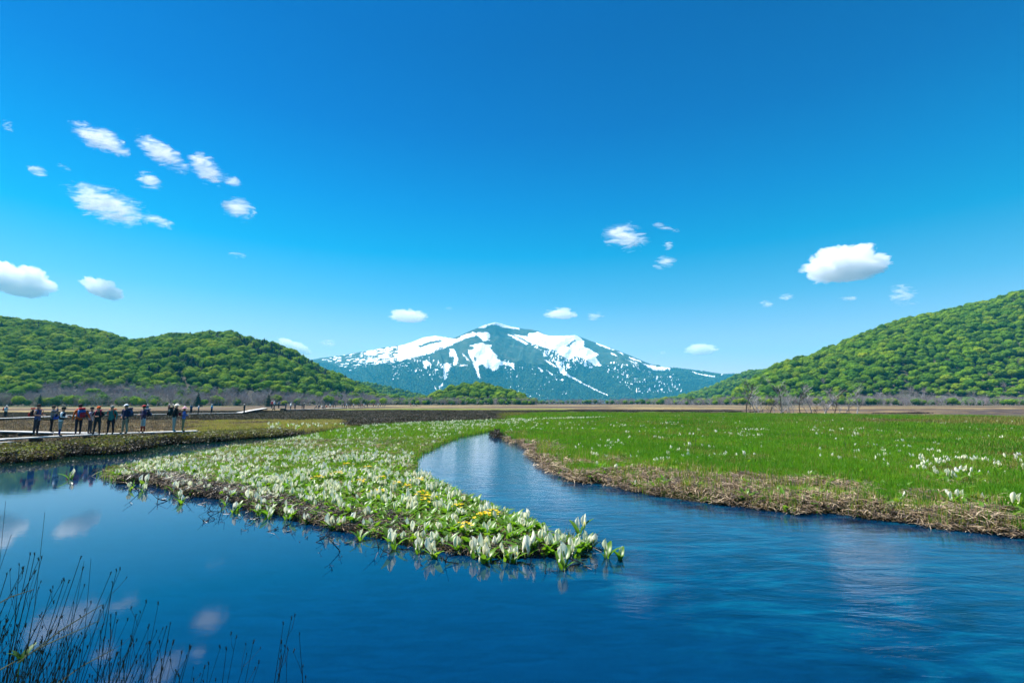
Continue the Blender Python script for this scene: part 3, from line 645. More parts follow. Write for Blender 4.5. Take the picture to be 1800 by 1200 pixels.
def cloud(px, py, w, h, label, wisp=False, ang=0, Y=11000, seed=1, flat=True):
    r = random.Random(seed); c = Vector(PD(px, py, Y)); k = Y / F * (1.5 if wisp else 1.06); rx = w * k / 2; rz = h * k / 2; ry = min(rx, rz * 2.0) * .8
    bm = bmesh.new(); bmesh.ops.create_icosphere(bm, subdivisions=5 if not wisp else 4, radius=1)
    lobes = [(Vector((0, 0, -.05)), .60)]
    if not wisp:
        for i in range(34):
            a = r.uniform(0, 6.28); e = r.uniform(-.25, 1.0); q = r.uniform(.55, .82) * math.sqrt(max(.05, 1 - .75 * max(0, e) ** 2)); lobes.append((Vector((math.cos(a) * q, math.sin(a) * q, e * .62)), r.uniform(.13, .27)))
    for i in range(8):
        a = r.uniform(0, 6.28); e = r.uniform(-.4, .9); q = r.uniform(.35, .68); lobes.append((Vector((math.cos(a) * q, math.sin(a) * q, e * .5)), r.uniform(.24, .42)))
    for v in bm.verts:
        d = v.co.normalized(); best = .3
        for lc, lr in lobes:
            b = lc.dot(d); disc = b * b - lc.length_squared + lr * lr
            if disc > 0: best = max(best, b + math.sqrt(disc))
        nz = mnoise.fractal(d * 5.5 + Vector((seed, 0, 0)), .7, 2.0, 4) * .5 + .5
        v.co = d * min(1.15, best * (.80 + .45 * nz))
        if flat and v.co.z < -.45: v.co.z = -.45 + (v.co.z + .45) * .3
    mx_ = max(abs(v.co.x) for v in bm.verts); mz_ = max(abs(v.co.z) for v in bm.verts); my_ = max(abs(v.co.y) for v in bm.verts)
    for v in bm.verts: v.co = Vector((v.co.x / mx_, v.co.y / my_, v.co.z / mz_))
    me = bpy.data.meshes.new('cloud'); bm.to_mesh(me); bm.free(); me.materials.append(M_cw if wisp else M_cl)
    tag(link('cloud', me, None, c, (0, math.radians(ang), 0), (rx, ry, rz)), label, 'cloud', 'clouds in the blue sky')
CL = [(1488, 471, 158, 80, 'largest white puffy cloud high above the right hill', 0, 0), (1588, 519, 46, 34, 'small cloud fragment trailing right of the largest puffy cloud', 1, 35), (1488, 524, 34, 12, 'faint wisp hanging below the largest puffy cloud', 1, 0),
      (1235, 616, 66, 26, 'small low puff just left of the right hill crest', 0, 0), (1166, 619, 12, 8, 'tiny low speck of cloud between snowy mountain and low puff', 1, 0), (1382, 521, 28, 12, 'upper of two little puffs left of the largest cloud', 1, 0), (1347, 534, 26, 14, 'lower of two little puffs left of the largest cloud', 1, 0),
      (1096, 416, 84, 44, 'ragged white cloud right of centre, highest on that side', 1, 12), (1166, 462, 44, 20, 'little torn cloud below the ragged one right of centre', 1, -6), (1172, 430, 22, 18, 'faint shred above the little torn cloud', 1, 0), (1170, 400, 50, 12, 'thin arc of cloud beside the ragged one', 1, 15),
      (988, 553, 66, 24, 'white puff right above the mountain shoulder', 0, 3), (1046, 555, 30, 20, 'small puff right beside the one above the mountain shoulder', 1, 10), (720, 558, 76, 30, 'white puff left above the snowy mountain', 0, 4), (790, 542, 18, 8, 'tiny wisp above the mountain left of its summit', 1, 0),
      (576, 604, 30, 14, 'faint puff low over the mountain left slope', 1, 0), (512, 608, 72, 24, 'flat white cloud peeping over the end of the left hill', 0, 18), (178, 510, 80, 44, 'leaning white cloud above the left hill', 0, 22), (34, 498, 130, 78, 'big bright cloud cut by the left edge', 0, 14),
      (190, 362, 132, 58, 'thick white cloud in upper left, lower of the two slanting ones', 1, 20), (278, 388, 66, 20, 'thin tail running right from the thick slanting cloud', 1, 20),
      (180, 246, 118, 40, 'left end of the long slanting cloud bank', 1, 24), (285, 270, 110, 40, 'middle of the long slanting cloud bank', 1, 32), (362, 296, 70, 44, 'lower right part of the long slanting cloud bank', 1, 38), (410, 320, 36, 20, 'last tuft at the right end of the slanting cloud bank', 1, 12), (352, 280, 26, 36, 'upright tuft on top of the slanting cloud bank', 1, 50),
      (262, 318, 42, 30, 'ragged wisp between the two slanting clouds', 1, 20), (420, 368, 70, 38, 'loose torn cloud right below the slanting bank', 1, 14), (415, 448, 44, 12, 'thin horizontal wisp left of centre', 1, 4), (68, 301, 38, 16, 'faint wisp near the left edge', 1, 12), (15, 222, 22, 20, 'wisp at the upper left edge', 1, -20), (113, 296, 26, 12, 'smallest faint wisp left of the slanting clouds', 1, 10)]
for i, (px, py, w, h, lab, wi, an) in enumerate(CL): cloud(px, py, w, h, lab, bool(wi), an, (13500 if py > 600 else 11000) if not wi else 11600, 3 + i * 7, not wi)

# ------------------------------------------------------------------ air
def haze():
    m, nt = newmat('air'); o = N(nt, 'ShaderNodeOutputMaterial'); v = N(nt, 'ShaderNodeVolumePrincipled')
    v.inputs['Color'].default_value = (.055, .64, 1.0, 1); v.inputs['Density'].default_value = .000085; v.inputs['Anisotropy'].default_value = 0
    nt.links.new(v.outputs[0], o.inputs['Volume'])
    mb = MB(); mb.box(-8600, -8000, -4, 8600, 8600, 930); o_ = link('haze', mb.mesh('haze', [m]))
    tag(o_, 'thin blue air that fades the far mountain', None, None, 'stuff')
haze()

# ------------------------------------------------------------------ ground cover
M_grass = leafy('grass', [(.070, .22, .012), (.10, .27, .014), (.050, .18, .012), (.15, .29, .018), (.08, .24, .012)], .5, .6, None, .15, (1.25, 1.25, .55), .10)
M_sedge = leafy('sedge', [(.17, .20, .03), (.20, .14, .045), (.12, .19, .02), (.26, .22, .07)], .35)
M_straw = plain('straw', (.42, .31, .20), .8, 9, .45)
M_straw2 = leafy('dry_straw', [(.34, .25, .16), (.17, .12, .075), (.46, .36, .25), (.07, .05, .035), (.28, .20, .12)], .15)
M_heath = plain('heather_stems', (.040, .028, .030), .9, 5, .5)
M_heath2 = leafy('heather_leaves', [(.040, .030, .028), (.060, .045, .03), (.045, .055, .025), (.028, .022, .026)], .15)
M_lime = leafy('yellow_grass', [(.28, .30, .035), (.22, .26, .03), (.36, .30, .11), (.30, .22, .12)], .35)
M_wet = plain('wet_twig', (.012, .012, .010), .4, 9, .4)
M_debris = plain('root_debris', (.065, .05, .042), .8, 9, .5)

def tuft(name, n, rad, h0, h1, w, mats, seed, lean=.12, seg=2):
    r = random.Random(seed); mb = MB()
    for i in range(n):
        a = r.uniform(0, 6.28); q = rad * math.sqrt(r.random()); mb.mi = r.randrange(len(mats))
        mb.blade((q * math.cos(a), q * math.sin(a), -.02), r.uniform(0, 6.28), r.uniform(h0, h1), w * r.uniform(.7, 1.3), r.uniform(0, lean), seg)
    return mb.mesh(name, mats)
def flatpile(name, n, rad, L, w, mats, seed, lift=.10):
    r = random.Random(seed); mb = MB()
    for i in range(n):
        a = r.uniform(0, 6.28); q = rad * math.sqrt(r.random()); d = r.uniform(0, 6.28); z = r.uniform(0, lift); l = L * r.uniform(.5, 1.2); p = r.uniform(-.35, .45); mb.mi = r.randrange(len(mats))
        c = Vector((q * math.cos(a), q * math.sin(a), z)); f = Vector((math.cos(d), math.sin(d), p)) * l / 2; sd_ = Vector((-math.sin(d), math.cos(d), r.uniform(-.6, .6))) * w / 2
        m_ = c + Vector((0, 0, l * .08)); mb.add([c - f - sd_ * .4, m_ - sd_, c + f - sd_ * .3, c + f + sd_ * .3, m_ + sd_, c - f + sd_ * .4], [(0, 1, 4, 5), (1, 2, 3, 4)])
    return mb.mesh(name, mats)
def twigs(name, n, rad, h, r0, mats, seed, leafn=0):
    r = random.Random(seed); mb = MB()
    for i in range(n):
        a = r.uniform(0, 6.28); q = rad * math.sqrt(r.random()); b = Vector((q * math.cos(a), q * math.sin(a), -.03)); hh = h * r.uniform(.5, 1.1)
        k = b + Vector((r.uniform(-.3, .3) * hh, r.uniform(-.3, .3) * hh, hh * .55)); t = k + Vector((r.uniform(-.35, .35) * hh, r.uniform(-.35, .35) * hh, hh * .5))
        mb.mi = 0; mb.tube([b, k, t], [r0, r0 * .7, r0 * .35], 3, False)
        mb.tube([k, k + Vector((r.uniform(-.4, .4) * hh, r.uniform(-.4, .4) * hh, hh * .35))], [r0 * .6, r0 * .3], 3, False)
        for j in range(leafn):
            mb.mi = 1; c = k.lerp(t, r.random()) + Vector((r.uniform(-1, 1), r.uniform(-1, 1), r.uniform(-1, 1))) * .04; s = .03 * r.uniform(.6, 1.4)
            u_ = Vector((r.uniform(-1, 1), r.uniform(-1, 1), r.uniform(-1, 1))).normalized(); v_ = u_.orthogonal().normalized(); mb.add([c - u_ * s, c + v_ * s * .6, c + u_ * s, c - v_ * s * .6], [(0, 1, 2, 3)])
    return mb.mesh(name, mats)

def sample(n, r0, r1, a0, a1, p=1.0):
    """points thinning out with distance"""
    q = rng.random(n); e = 2 - p
    rr_ = (r0 ** e + q * (r1 ** e - r0 ** e)) ** (1 / e) if abs(e) > 1e-6 else r0 * (r1 / r0) ** q
    an = rng.uniform(math.radians(a0), math.radians(a1), n)
    x = np.sin(an) * rr_; y = np.cos(an) * rr_; s = shore(x, y); k = s > .03
    x, y, s = x[k], y[k], s[k]; z = marsh_z(x, y, s); u, v = proj(x, y, z)
    return x, y, z, u, v, s
def put(name, label, k, pts, protos, sc_, tilt=.0):
    x, y, z = pts[0][k], pts[1][k], pts[2][k]; n = len(x)
    scatter(name, label, np.stack([x, y, z], 1), rng.uniform(0, 6.28, n), sc_[k] * rng.uniform(.75, 1.25, n), rng.integers(0, len(protos), n), protos, rng.uniform(-tilt, tilt, n) if tilt else None)

STRAW = [(880, 756), (905, 768), (940, 778), (985, 800), (1040, 818), (1110, 812), (1150, 822), (1210, 825), (1250, 832), (1290, 826), (1330, 846), (1400, 842), (1470, 846), (1520, 862), (1545, 884), (1600, 868), (1640, 866), (1670, 884), (1740, 880), (1800, 906), (2100, 960), (2100, 1010), (1800, 960), (1500, 920), (1200, 890), (1000, 850), (940, 812), (925, 790), (880, 775)]
# right meadow
pt = sample(64000, 7.5, 100, -3, 58, .95)
x, y, z, u, v, s = pt; r_ = np.hypot(x, y)
isl = inpoly(u, v, ISL); strawz = inpoly(u + (fbm(x, y, 3, 2) - .5) * 120, v + (fbm(x * 1.1, y * 1.1, 3, 4) - .5) * 44, STRAW)
bare_ = (fbm(x * .5, y * .35, 4, 81) > .575) | ((u > 1620) & (v > 772) & (v < 836) & (fbm(x * .9, y * .9, 3, 83) > .46)); darkp = (zone(x, y)[:, 1] < .075)
big = np.clip(r_ / 17, .75, 3.2)
right = (u > 880) & ~isl & (v > 727.5 - 1.5 * (u > 1400)) 
P_gr = [tuft('meadow_grass', 46, .34, .10, .23, .016, [M_grass], 1 + i, .09) for i in range(4)]
P_far = [tuft('meadow_grass_far', 60, .42, .09, .20, .035, [M_grass], 11 + i, .08) for i in range(3)]
k = right & ~strawz & ~darkp & (rng.random(len(x)) < np.where(bare_, .28, .95))
put('meadow_grass', 'short bright green grass of the meadow on the right bank', k & (r_ < 26), pt, P_gr, big * (.6 + .8 * fbm(x * 1.1, y * 1.1, 3, 17)))
put('distant_meadow_grass', 'green grass of the meadow farther from the river', k & (r_ >= 26), pt, P_far, big * (.5 + .65 * fbm(x * .5, y * .5, 3, 18)))
k = right & ~strawz & (rng.random(len(x)) < .16)
put('meadow_sedge', 'yellowish sedge mixed into the green meadow', k, pt, [tuft('sedge', 30, .3, .08, .20, .02, [M_sedge], 21 + i, .1) for i in range(2)], big)
k = right & strawz & (r_ < 60) & (rng.random(len(x)) < .9)
P_st = [flatpile('straw', 46, .32, .22, .016, [M_straw2, M_straw2, M_debris], 31 + i, .05) for i in range(5)]
pe = sample(26000, 8, 45, 0, 56, 1.1); xe, ye, ze, ue, ve, se = pe
sz2 = inpoly(ue + (fbm(xe, ye, 3, 2) - .5) * 120, ve + (fbm(xe * 1.1, ye * 1.1, 3, 4) - .5) * 44, STRAW) | (se < .3)
kk = (ue > 885) & sz2 & ~inpoly(ue, ve, ISL)
put('bank_straw', 'pale dead reed straw matted along the right bank', kk & (rng.random(len(xe)) < .85 * sm(.30, .50, fbm(xe * .7, ye * .9, 3, 14) + .10 * (se < .5))), pe, P_st, np.clip(np.hypot(xe, ye) / 14, .7, 2), .25)
kk = (ue > 885) & ~inpoly(ue, ve, ISL) & sz2 & (rng.random(len(xe)) < np.where(se < .5, .5, .26))
put('bank_reeds', 'green and yellow reed shoots standing out of the straw at the water', kk, pe, [tuft('reed', 13, .14, .16, .38, .020, [M_grass, M_lime], 41 + i, .12) for i in range(3)], np.clip(np.hypot(xe, ye) / 16, .8, 1.6))
k = right & bare_ & ~strawz & (r_ < 55) & (rng.random(len(x)) < .42)
put('meadow_litter', 'dead stalks lying in thin spots of the meadow', k, pt, P_st[:2], big * .6, .1)

# island
pi_ = sample(60000, 7.5, 62, -45, 10, 1.0); xi, yi, zi, ui, vi, si = pi_; ri = np.hypot(xi, yi)
ii_ = inpoly(ui, vi, ISL); lit = fbm(xi * .45 + 3, yi * .45, 4, 91) + sm(520, 300, ui) * .12 + sm(830, 900, vi) * .2
low = pdist(xi, yi, W[23:43], False) < .5 + .5 * fbm(xi, yi, 2, 6)
bi = np.clip(ri / 17, .7, 2.6)
put('island_grass', 'fresh green grass between the white flowers of the spit', ii_ & (rng.random(len(xi)) < np.where(lit > .56, .5, .9) * np.where(low, .4, 1)), pi_, [tuft('spit_grass', 26, .30, .06, .18, .018, [M_grass, M_grass, M_sedge], 51 + i, .1) for i in range(4)], bi)
put('island_litter', 'brown moss and dead stems under the flowers of the spit', ii_ & (ri < 32) & (rng.random(len(xi)) < np.where(lit > .56, .34, .10)), pi_, [flatpile('litter', 30, .3, .22, .016, [M_debris, M_sedge, M_straw2], 61 + i, .08) for i in range(4)], bi, .2)
ps = sample(42000, 7.5, 30, -48, 8, 1.0); xs, ys, zs, us_, vs_, ss = ps
lows = (pdist(xs, ys, W[23:43], False) < .15 + 1.1 * fbm(xs * .8, ys * .8, 3, 6)) & inpoly(us_, vs_ - 4, ISL)
P_dt = [twigs('root_debris', 26, .28, .15, .0075, [M_debris, M_wet], 71 + i) for i in range(3)] + [flatpile('root_debris', 40, .26, .26, .013, [M_debris, M_wet, M_straw2], 75 + i, .14) for i in range(2)]
put('shore_debris', 'dark tangled roots and twigs along the lower edge of the spit', lows, ps, P_dt, np.clip(np.hypot(xs, ys) / 13, .7, 1.5) * .9, .3)

# heath, left bank, dry grass
pl = sample(70000, 17, 150, -56, 40, .8); xl, yl, zl, ul, vl, sl = pl; rl = np.hypot(xl, yl); bl = np.clip(rl / 24, .8, 4.0); ci = zone(xl, yl)
il_ = inpoly(ul, vl, ISL); lum = ci.sum(1); dark = (lum < .14) & ~il_ & (vl > 719) & ~((ul > 900) & (vl > 757))
P_he = [twigs('heath', 60, .85, .18, .010, [M_heath, M_heath2], 81 + i, 5) for i in range(4)]
put('heath', 'low dark heather and dwarf shrubs covering the marsh', dark & (rng.random(len(xl)) < .85), pl, P_he, np.clip(bl, .8, 1.35))
bank = (ul < 640) & ~il_ & (vl > 738)
put('bank_grass', 'tan and yellow green grass behind the left channel', bank & ~dark & (rng.random(len(xl)) < .42), pl, [tuft('dry_grass', 50, .45, .07, .18, .020, [M_straw2, M_straw2, M_debris, M_heath2], 91 + i, .1) for i in range(4)], np.clip(bl, .8, 1.5))
put('lime_grass', 'bright yellow green grass patches behind the left channel', bank & ~dark & (ul > 330) & (fbm(xl * .25, yl * .2, 3, 61) + sm(250, 420, ul) * .12 > .52) & (rng.random(len(xl)) < .7), pl, [tuft('lime_grass', 50, .45, .08, .20, .020, [M_lime], 95 + i, .1) for i in range(3)], np.clip(bl, .8, 1.5))
pb = sample(26000, 14, 42, -58, -12, 1.0); xb, yb, zb, ub, vb, sb = pb; nb = ~inpoly(ub, vb, ISL) & (ub < 640)
put('bank_heather', 'grey brown shrubby heather on the bank below the boardwalk', nb & (sb < 3.2) & (rng.random(len(xb)) < .55), pb, [twigs('bank_shrub', 50, .34, .15, .006, [M_heath, leafy('bank_leaves', [(.10, .09, .045), (.14, .16, .04), (.09, .07, .055), (.17, .20, .05)], .3)], 101 + i, 7) for i in range(4)], np.clip(np.hypot(xb, yb) / 20, .8, 1.5))
put('far_straw_grass', 'brown and tan dead grass of the distant marsh', (vl < 722) & (rng.random(len(xl)) < .6), pl, [tuft('far_grass', 60, 1.2, .08, .2, .05, [M_straw2], 111 + i, .1) for i in range(2)], np.clip(bl, 1, 1.3))

# ------------------------------------------------------------------ white skunk cabbages and other flowers
M_spathe = leafy('white_spathe', [(.86, .84, .66), (.88, .87, .78), (.80, .83, .55), (.88, .82, .64)], .30, .5, None, .25, (1, 1, .92))
M_spadix = plain('spadix', (.45, .42, .08), .7)
M_cab = leafy('cabbage_leaf', [(.09, .22, .015), (.13, .28, .02), (.065, .17, .015), (.17, .30, .03)], .5, .38, None, .45)
M_yellow = leafy('yellow_petals', [(.80, .52, .01), (.85, .60, .02)], .3)
def spathe_mesh(seed):
    """cupped white hood, open to the front, pointed at the top"""
    r = random.Random(seed); mb = MB(); V = []; rows = [(0, .018, 0), (.05, .034, .02), (.10, .052, .035), (.15, .050, .038), (.195, .028, .02), (.225, .004, -.004)]
    n = 7
    for h, w, dpt in rows:
        for k in range(n):
            a = math.radians(-118 + 236 * k / (n - 1)); V.append((math.sin(a) * w, math.cos(a) * w * .8 - dpt + .01 + (.012 if k in (0, n - 1) else 0), h))
    mb.add(V, [(i * n + k, i * n + k + 1, (i + 1) * n + k + 1, (i + 1) * n + k) for i in range(len(rows) - 1) for k in range(n - 1)])
    mb.tube([(0, 0, -.10), (0, .005, .01)], [.010, .014], 5)
    return mb.mesh('spathe', [M_spathe], True)
def leaf_mesh(L, Wd, bend):
    V = []; n = 6
    for i in range(n + 1):
        t = i / n; w = Wd * (math.sin(math.pi * (t * .86 + .10)) ** .8) * .5; o_ = bend * t * t; z = L * t * (1 - .22 * t * bend / L)
        V += [(-w, o_ - w * .45, z), (0, o_, z), (w, o_ - w * .45, z)]
    Fc = [(3 * i + k, 3 * i + k + 1, 3 * i + k + 4, 3 * i + k + 3) for i in range(n) for k in range(2)]
    return mesh('leaf', V, Fc, [M_cab], True)
SP = [spathe_mesh(i) for i in range(2)]; LF = [leaf_mesh(.26, .085, .10), leaf_mesh(.34, .12, .17), leaf_mesh(.20, .07, .05)]
mbs = MB(); mbs.tube([(0, .004, .03), (0, .004, .10)], [.011, .010], 6); SX = mbs.mesh('spadix', [M_spadix], True)
def cabbage_proto(seed, nsp, nlf, name='skunk_cabbage'):
    r = random.Random(seed); root = link(name, None)
    for i in range(nsp):
        a = r.uniform(0, 6.28); q = r.uniform(.0, .09) if nsp > 1 else 0; ti = r.uniform(-.35, .35)
        sp = link('spathe', SP[i % 2], root, (q * math.cos(a), q * math.sin(a), .10), (ti, r.uniform(-.25, .25), r.uniform(0, 6.28)), r.uniform(.85, 1.25)); link('spadix', SX, sp)
    for i in range(nlf):
        a = 6.28 * i / nlf + r.uniform(-.5, .5); link('leaf', LF[r.randrange(3)], root, (.03 * math.cos(a), .03 * math.sin(a), -.03), (r.uniform(-.5, -.1), 0, a - 1.57), r.uniform(.75, 1.15))
    return root
def flat_proto(root):
    """the same plant joined into one mesh, for the far ones"""
    mb = MB(); mats = [M_spathe, M_cab, M_spadix]
    def rec(o, M):
        for ch in o.children:
            m = M @ Matrix.LocRotScale(ch.location, ch.rotation_euler, ch.scale)
            if ch.data:
                mb.mi = {'spathe': 0, 'leaf': 1, 'spadix': 2}[ch.name.split('.')[0]]
                mb.add([m @ v.co for v in ch.data.vertices], [tuple(p.vertices) for p in ch.data.polygons])
            rec(ch, m)
    rec(root, Matrix()); return mb.mesh('skunk_cabbage', mats, True)
CP = [cabbage_proto(1, 1, 3), cabbage_proto(2, 2, 3), cabbage_proto(3, 2, 4), cabbage_proto(4, 1, 4), cabbage_proto(5, 3, 5), cabbage_proto(6, 2, 2)]
CF = [flat_proto(p) for p in CP]
# where they grow
pf = sample(60000, 8, 75, -48, 58, 1.35); xf, yf, zf, uf, vf, sf = pf; rf = np.hypot(xf, yf)
inI = inpoly(uf, vf, ISL); clump = fbm(xf * .55, yf * .55, 3, 121)
pr = np.where(inI, .10 + 1.0 * sm(.36, .60, clump) * sm(900, 820, vf + (uf < 600) * -20) + .16, 0)
pr = np.where(inI & (uf > 560) & (uf < 760) & (vf < 800) & (vf > 752), pr * .35, pr)            # the plain green part of the spit
pr = np.where(inI & (uf > 900), np.maximum(pr, .55), pr)
rb = ~inI & (uf > 890) & (vf > 728)
pr = np.where(rb, .30 * sm(.52, .66, clump) + .10 * sm(9, 2, np.abs(vf - 750 - (uf > 1500) * 8)) * sm(.4, .6, clump) + .55 * sm(18, 4, np.abs(vf - 812 + (uf - 1600) * -.03)) * sm(1420, 1480, uf) * sm(.45, .6, fbm(xf * 1.2, yf * 1.2, 2, 8)) + .22 * (vf < 765) * (uf < 1320) * sm(.45, .6, clump), pr)
pr = np.where((uf < 620) & ~inI & (uf > 470) & (vf > 748), .22, pr)
pr = np.where(inpoly(uf, vf, STRAW), pr * .25, pr)
k = (rng.random(len(xf)) < pr * .31 * np.where(inI, np.clip(rf / 15, .8, 1.4), 1)) & (pr > 0)
fx, fy, fz, fr, fin, fu, fv = xf[k], yf[k], zf[k], rf[k], inI[k], uf[k], vf[k]
order = np.argsort(fr); near = order[:300 - 56]; restf = order[300 - 56:]
print('cabbages', len(fx), 'near', len(near))
first = set(); south = W[23:43]
for j in near:
    q = int(R.randrange(6)); proto = CP[q]
    if q in first: o = copy_tree(proto)
    else: o = proto; first.add(q)
    o.location = (fx[j], fy[j], fz[j] + .02); o.rotation_euler = (R.uniform(-.12, .12), R.uniform(-.12, .12), R.uniform(0, 6.28)); o.scale = (R.uniform(.55, .88),) * 3
    wh = 'at the near tip of the spit' if fu[j] > 860 else 'on the brown twiggy lower edge of the spit' if pdist(np.array([fx[j]]), np.array([fy[j]]), south, False)[0] < .7 else 'on the middle of the spit by the yellow marigolds' if fu[j] > 560 else 'on the left half of the spit opposite the hikers'
    if fin[j]: tag(o, 'white skunk cabbage blooming among others ' + wh, 'flower', 'white skunk cabbages on the spit')
    else: tag(o, 'white skunk cabbage blooming in the green meadow of the right bank', 'flower', 'white skunk cabbages in the right meadow')
lfp = []
for i in range(4):
    r_m = MB(); rl_ = random.Random(70 + i)
    for q in range(6):
        a_ = rl_.uniform(0, 6.28); m_ = Matrix.LocRotScale(Vector((.10 * math.cos(a_), .10 * math.sin(a_), -.03)), Euler((rl_.uniform(-.75, -.15), 0, a_ - 1.57)), (rl_.uniform(.6, 1.05),) * 3)
        l_ = LF[rl_.randrange(3)]; r_m.add([m_ @ w_.co for w_ in l_.vertices], [tuple(p_.vertices) for p_ in l_.polygons])
    lfp.append(r_m.mesh('cabbage_leaves', [M_cab], True))
k2 = (rng.random(len(xf)) < np.where(inI, .5, np.where(rb & (vf > 735), .13 * (clump > .45), 0))) & (rf < 60)
scatter('cabbage_leaves', 'fresh broad green leaves growing low among the white flowers', np.stack([xf, yf, zf], 1)[k2], rng.uniform(0, 6.28, k2.sum()), rng.uniform(.5, .95, k2.sum()), rng.integers(0, 4, k2.sum()), lfp)
scatter('skunk_cabbages', 'hundreds of smaller white blooms farther over spit and meadow', np.stack([fx, fy, fz + .02], 1)[restf], rng.uniform(0, 6.28, len(restf)), rng.uniform(.58, .9, len(restf)) * np.clip(fr[restf] / 32, .9, 1.4), rng.integers(0, 6, len(restf)), CF, rng.uniform(-.15, .15, len(restf)))
# plants standing by themselves in the water
SOLO = [(988, 1000, 1.0, 'lone clump of pale green leaves in open water nearest the camera', 2), (1066, 980, .8, 'small white bloom with leaves in the water right of the spit tip', 0), (1090, 983, .6, 'farthest right white bloom standing alone in the stream', 3), (1018, 938, .9, 'flowering clump in the water just off the spit tip', 1),
        (1006, 975, .8, 'leafy white clump at the very tip of the spit in the water', 1), (858, 975, .85, 'big leafy white clump at the lower water edge, left of the tip', 4), (925, 978, .95, 'broad leafy clump of white blooms at the water edge near the tip', 4), (962, 972, .85, 'leafy clump between the broad one and the spit tip', 2),
        (124, 842, .9, 'single yellowish white bloom floating before the hikers reflection', 0), (252, 856, .9, 'small pale plant in the pool off the left point of the spit', 5), (229, 862, .6, 'tiny sprout in the pool left of the small pale plant', 5), (438, 886, .95, 'white bloom clump sticking out from the shrubby lower shore', 4)]
for u, v, s_, lab, q in SOLO:
    x_, y_ = P(u, v, 0.0); o = copy_tree(CP[q]); o.location = (x_, y_, .0); o.rotation_euler = (0, 0, R.uniform(0, 6.28)); o.scale = (s_ * 1.15,) * 3; tag(o, lab, 'flower', 'white skunk cabbages standing in the water')
for i in range(44):
    j = R.randrange(len(south) - 1); t = R.random(); a = Vector(south[j]).lerp(Vector(south[j + 1]), t); nrm = Vector((-(south[j + 1][1] - south[j][1]), south[j + 1][0] - south[j][0])).normalized()
    if nrm.y > 0: nrm = -nrm
    p = a + nrm * R.uniform(-.15, .4 if a.x > -7 else .9); o = copy_tree(CP[R.randrange(6)]); o.location = (p.x, p.y, 0); o.rotation_euler = (0, 0, R.uniform(0, 6.28)); o.scale = (R.uniform(.6, 1.0),) * 3
    tag(o, 'white skunk cabbage standing in the water just off the ' + ('left point' if p.x < -7 else 'lower edge' if p.x < -1 else 'near tip') + ' of the spit', 'flower', 'white skunk cabbages along the water edge')
# marsh marigolds
def marigold():
    root = link('marsh_marigold', None); r = random.Random(3)
    for i in range(7):
        a = r.uniform(0, 6.28); q = r.uniform(.02, .17); mb = MB(); h = r.uniform(.13, .2)
        for p in range(5):
            b = 6.28 * p / 5; mb.add([(0, 0, 0), (.024 * math.cos(b - .5), .024 * math.sin(b - .5), .008), (.034 * math.cos(b), .034 * math.sin(b), .012), (.024 * math.cos(b + .5), .024 * math.sin(b + .5), .008)], [(0, 1, 2, 3)])
        f = link('flower_head', mb.mesh('flower_head', [M_yellow]), root, (q * math.cos(a), q * math.sin(a), h), (r.uniform(-.5, .5), r.uniform(-.5, .5), 0))
        sb = MB(); sb.tube([(0, 0, -h), (0, 0, 0)], [.004, .003], 3); link('stem', sb.mesh('stem', [M_cab]), f)
    for i in range(6):
        a = r.uniform(0, 6.28); mb = MB(); mb.add([(0, 0, 0)] + [(.045 * math.cos(t), .045 * math.sin(t) + .03, .01 * math.sin(3 * t)) for t in [k * 6.28 / 8 for k in range(8)]], [(0, 1 + k, 1 + (k + 1) % 8) for k in range(8)])
        link('leaf', mb.mesh('leaf', [M_cab]), root, (.09 * math.cos(a), .09 * math.sin(a), r.uniform(.05, .11)), (r.uniform(-.3, .3), r.uniform(-.3, .3), a))
    return root
mg = marigold()
for i, (u, v) in enumerate([(675, 850), (630, 857), (733, 854), (736, 880), (751, 887), (746, 894), (842, 923), (856, 922), (664, 876), (611, 825), (649, 831), (700, 862), (720, 867), (590, 842), (555, 850), (810, 905), (868, 915), (820, 940)]):
    x_, y_ = P(u, v, .12); o = mg if i == 0 else copy_tree(mg); o.location = (x_, y_, .10); o.rotation_euler = (0, 0, R.uniform(0, 6.28)); o.scale = (1.25,) * 3
    tag(o, 'yellow marsh marigold patch glowing among the white flowers of the spit', 'flower', 'yellow marsh marigolds on the spit')

# ------------------------------------------------------------------ twigs in the pool, foreground stalks
def water_twig(seed):
    r = random.Random(seed); mb = MB(); p = Vector((0, 0, -.12)); pts = [p]; d = Vector((r.uniform(-.8, .8), r.uniform(-.8, .8), 1)).normalized(); bends = r.choice([2, 3, 3])
    for i in range(bends):
        p = p + d * r.uniform(.07, .17); pts.append(p.copy()); d = Vector((r.uniform(-1.2, 1.2), r.uniform(-1, 1), r.uniform(-.5, .5))).normalized()
    mb.tube(pts, [.006 * (1 - .25 * i / len(pts)) for i in range(len(pts))], 4, False)
    for i in range(r.choice([2, 4, 6])):
        q = pts[r.randrange(1, len(pts))]; e = q + Vector((r.uniform(-.09, .09), r.uniform(-.09, .09), r.uniform(-.02, .11))); mb.tube([q, e], [.0038, .002], 3, False); mb.sphere(e, .006, 4, 3)
    return mb.mesh('dead_twig', [M_wet])
TWG = [water_twig(200 + i) for i in range(10)]
south = W[23:43]
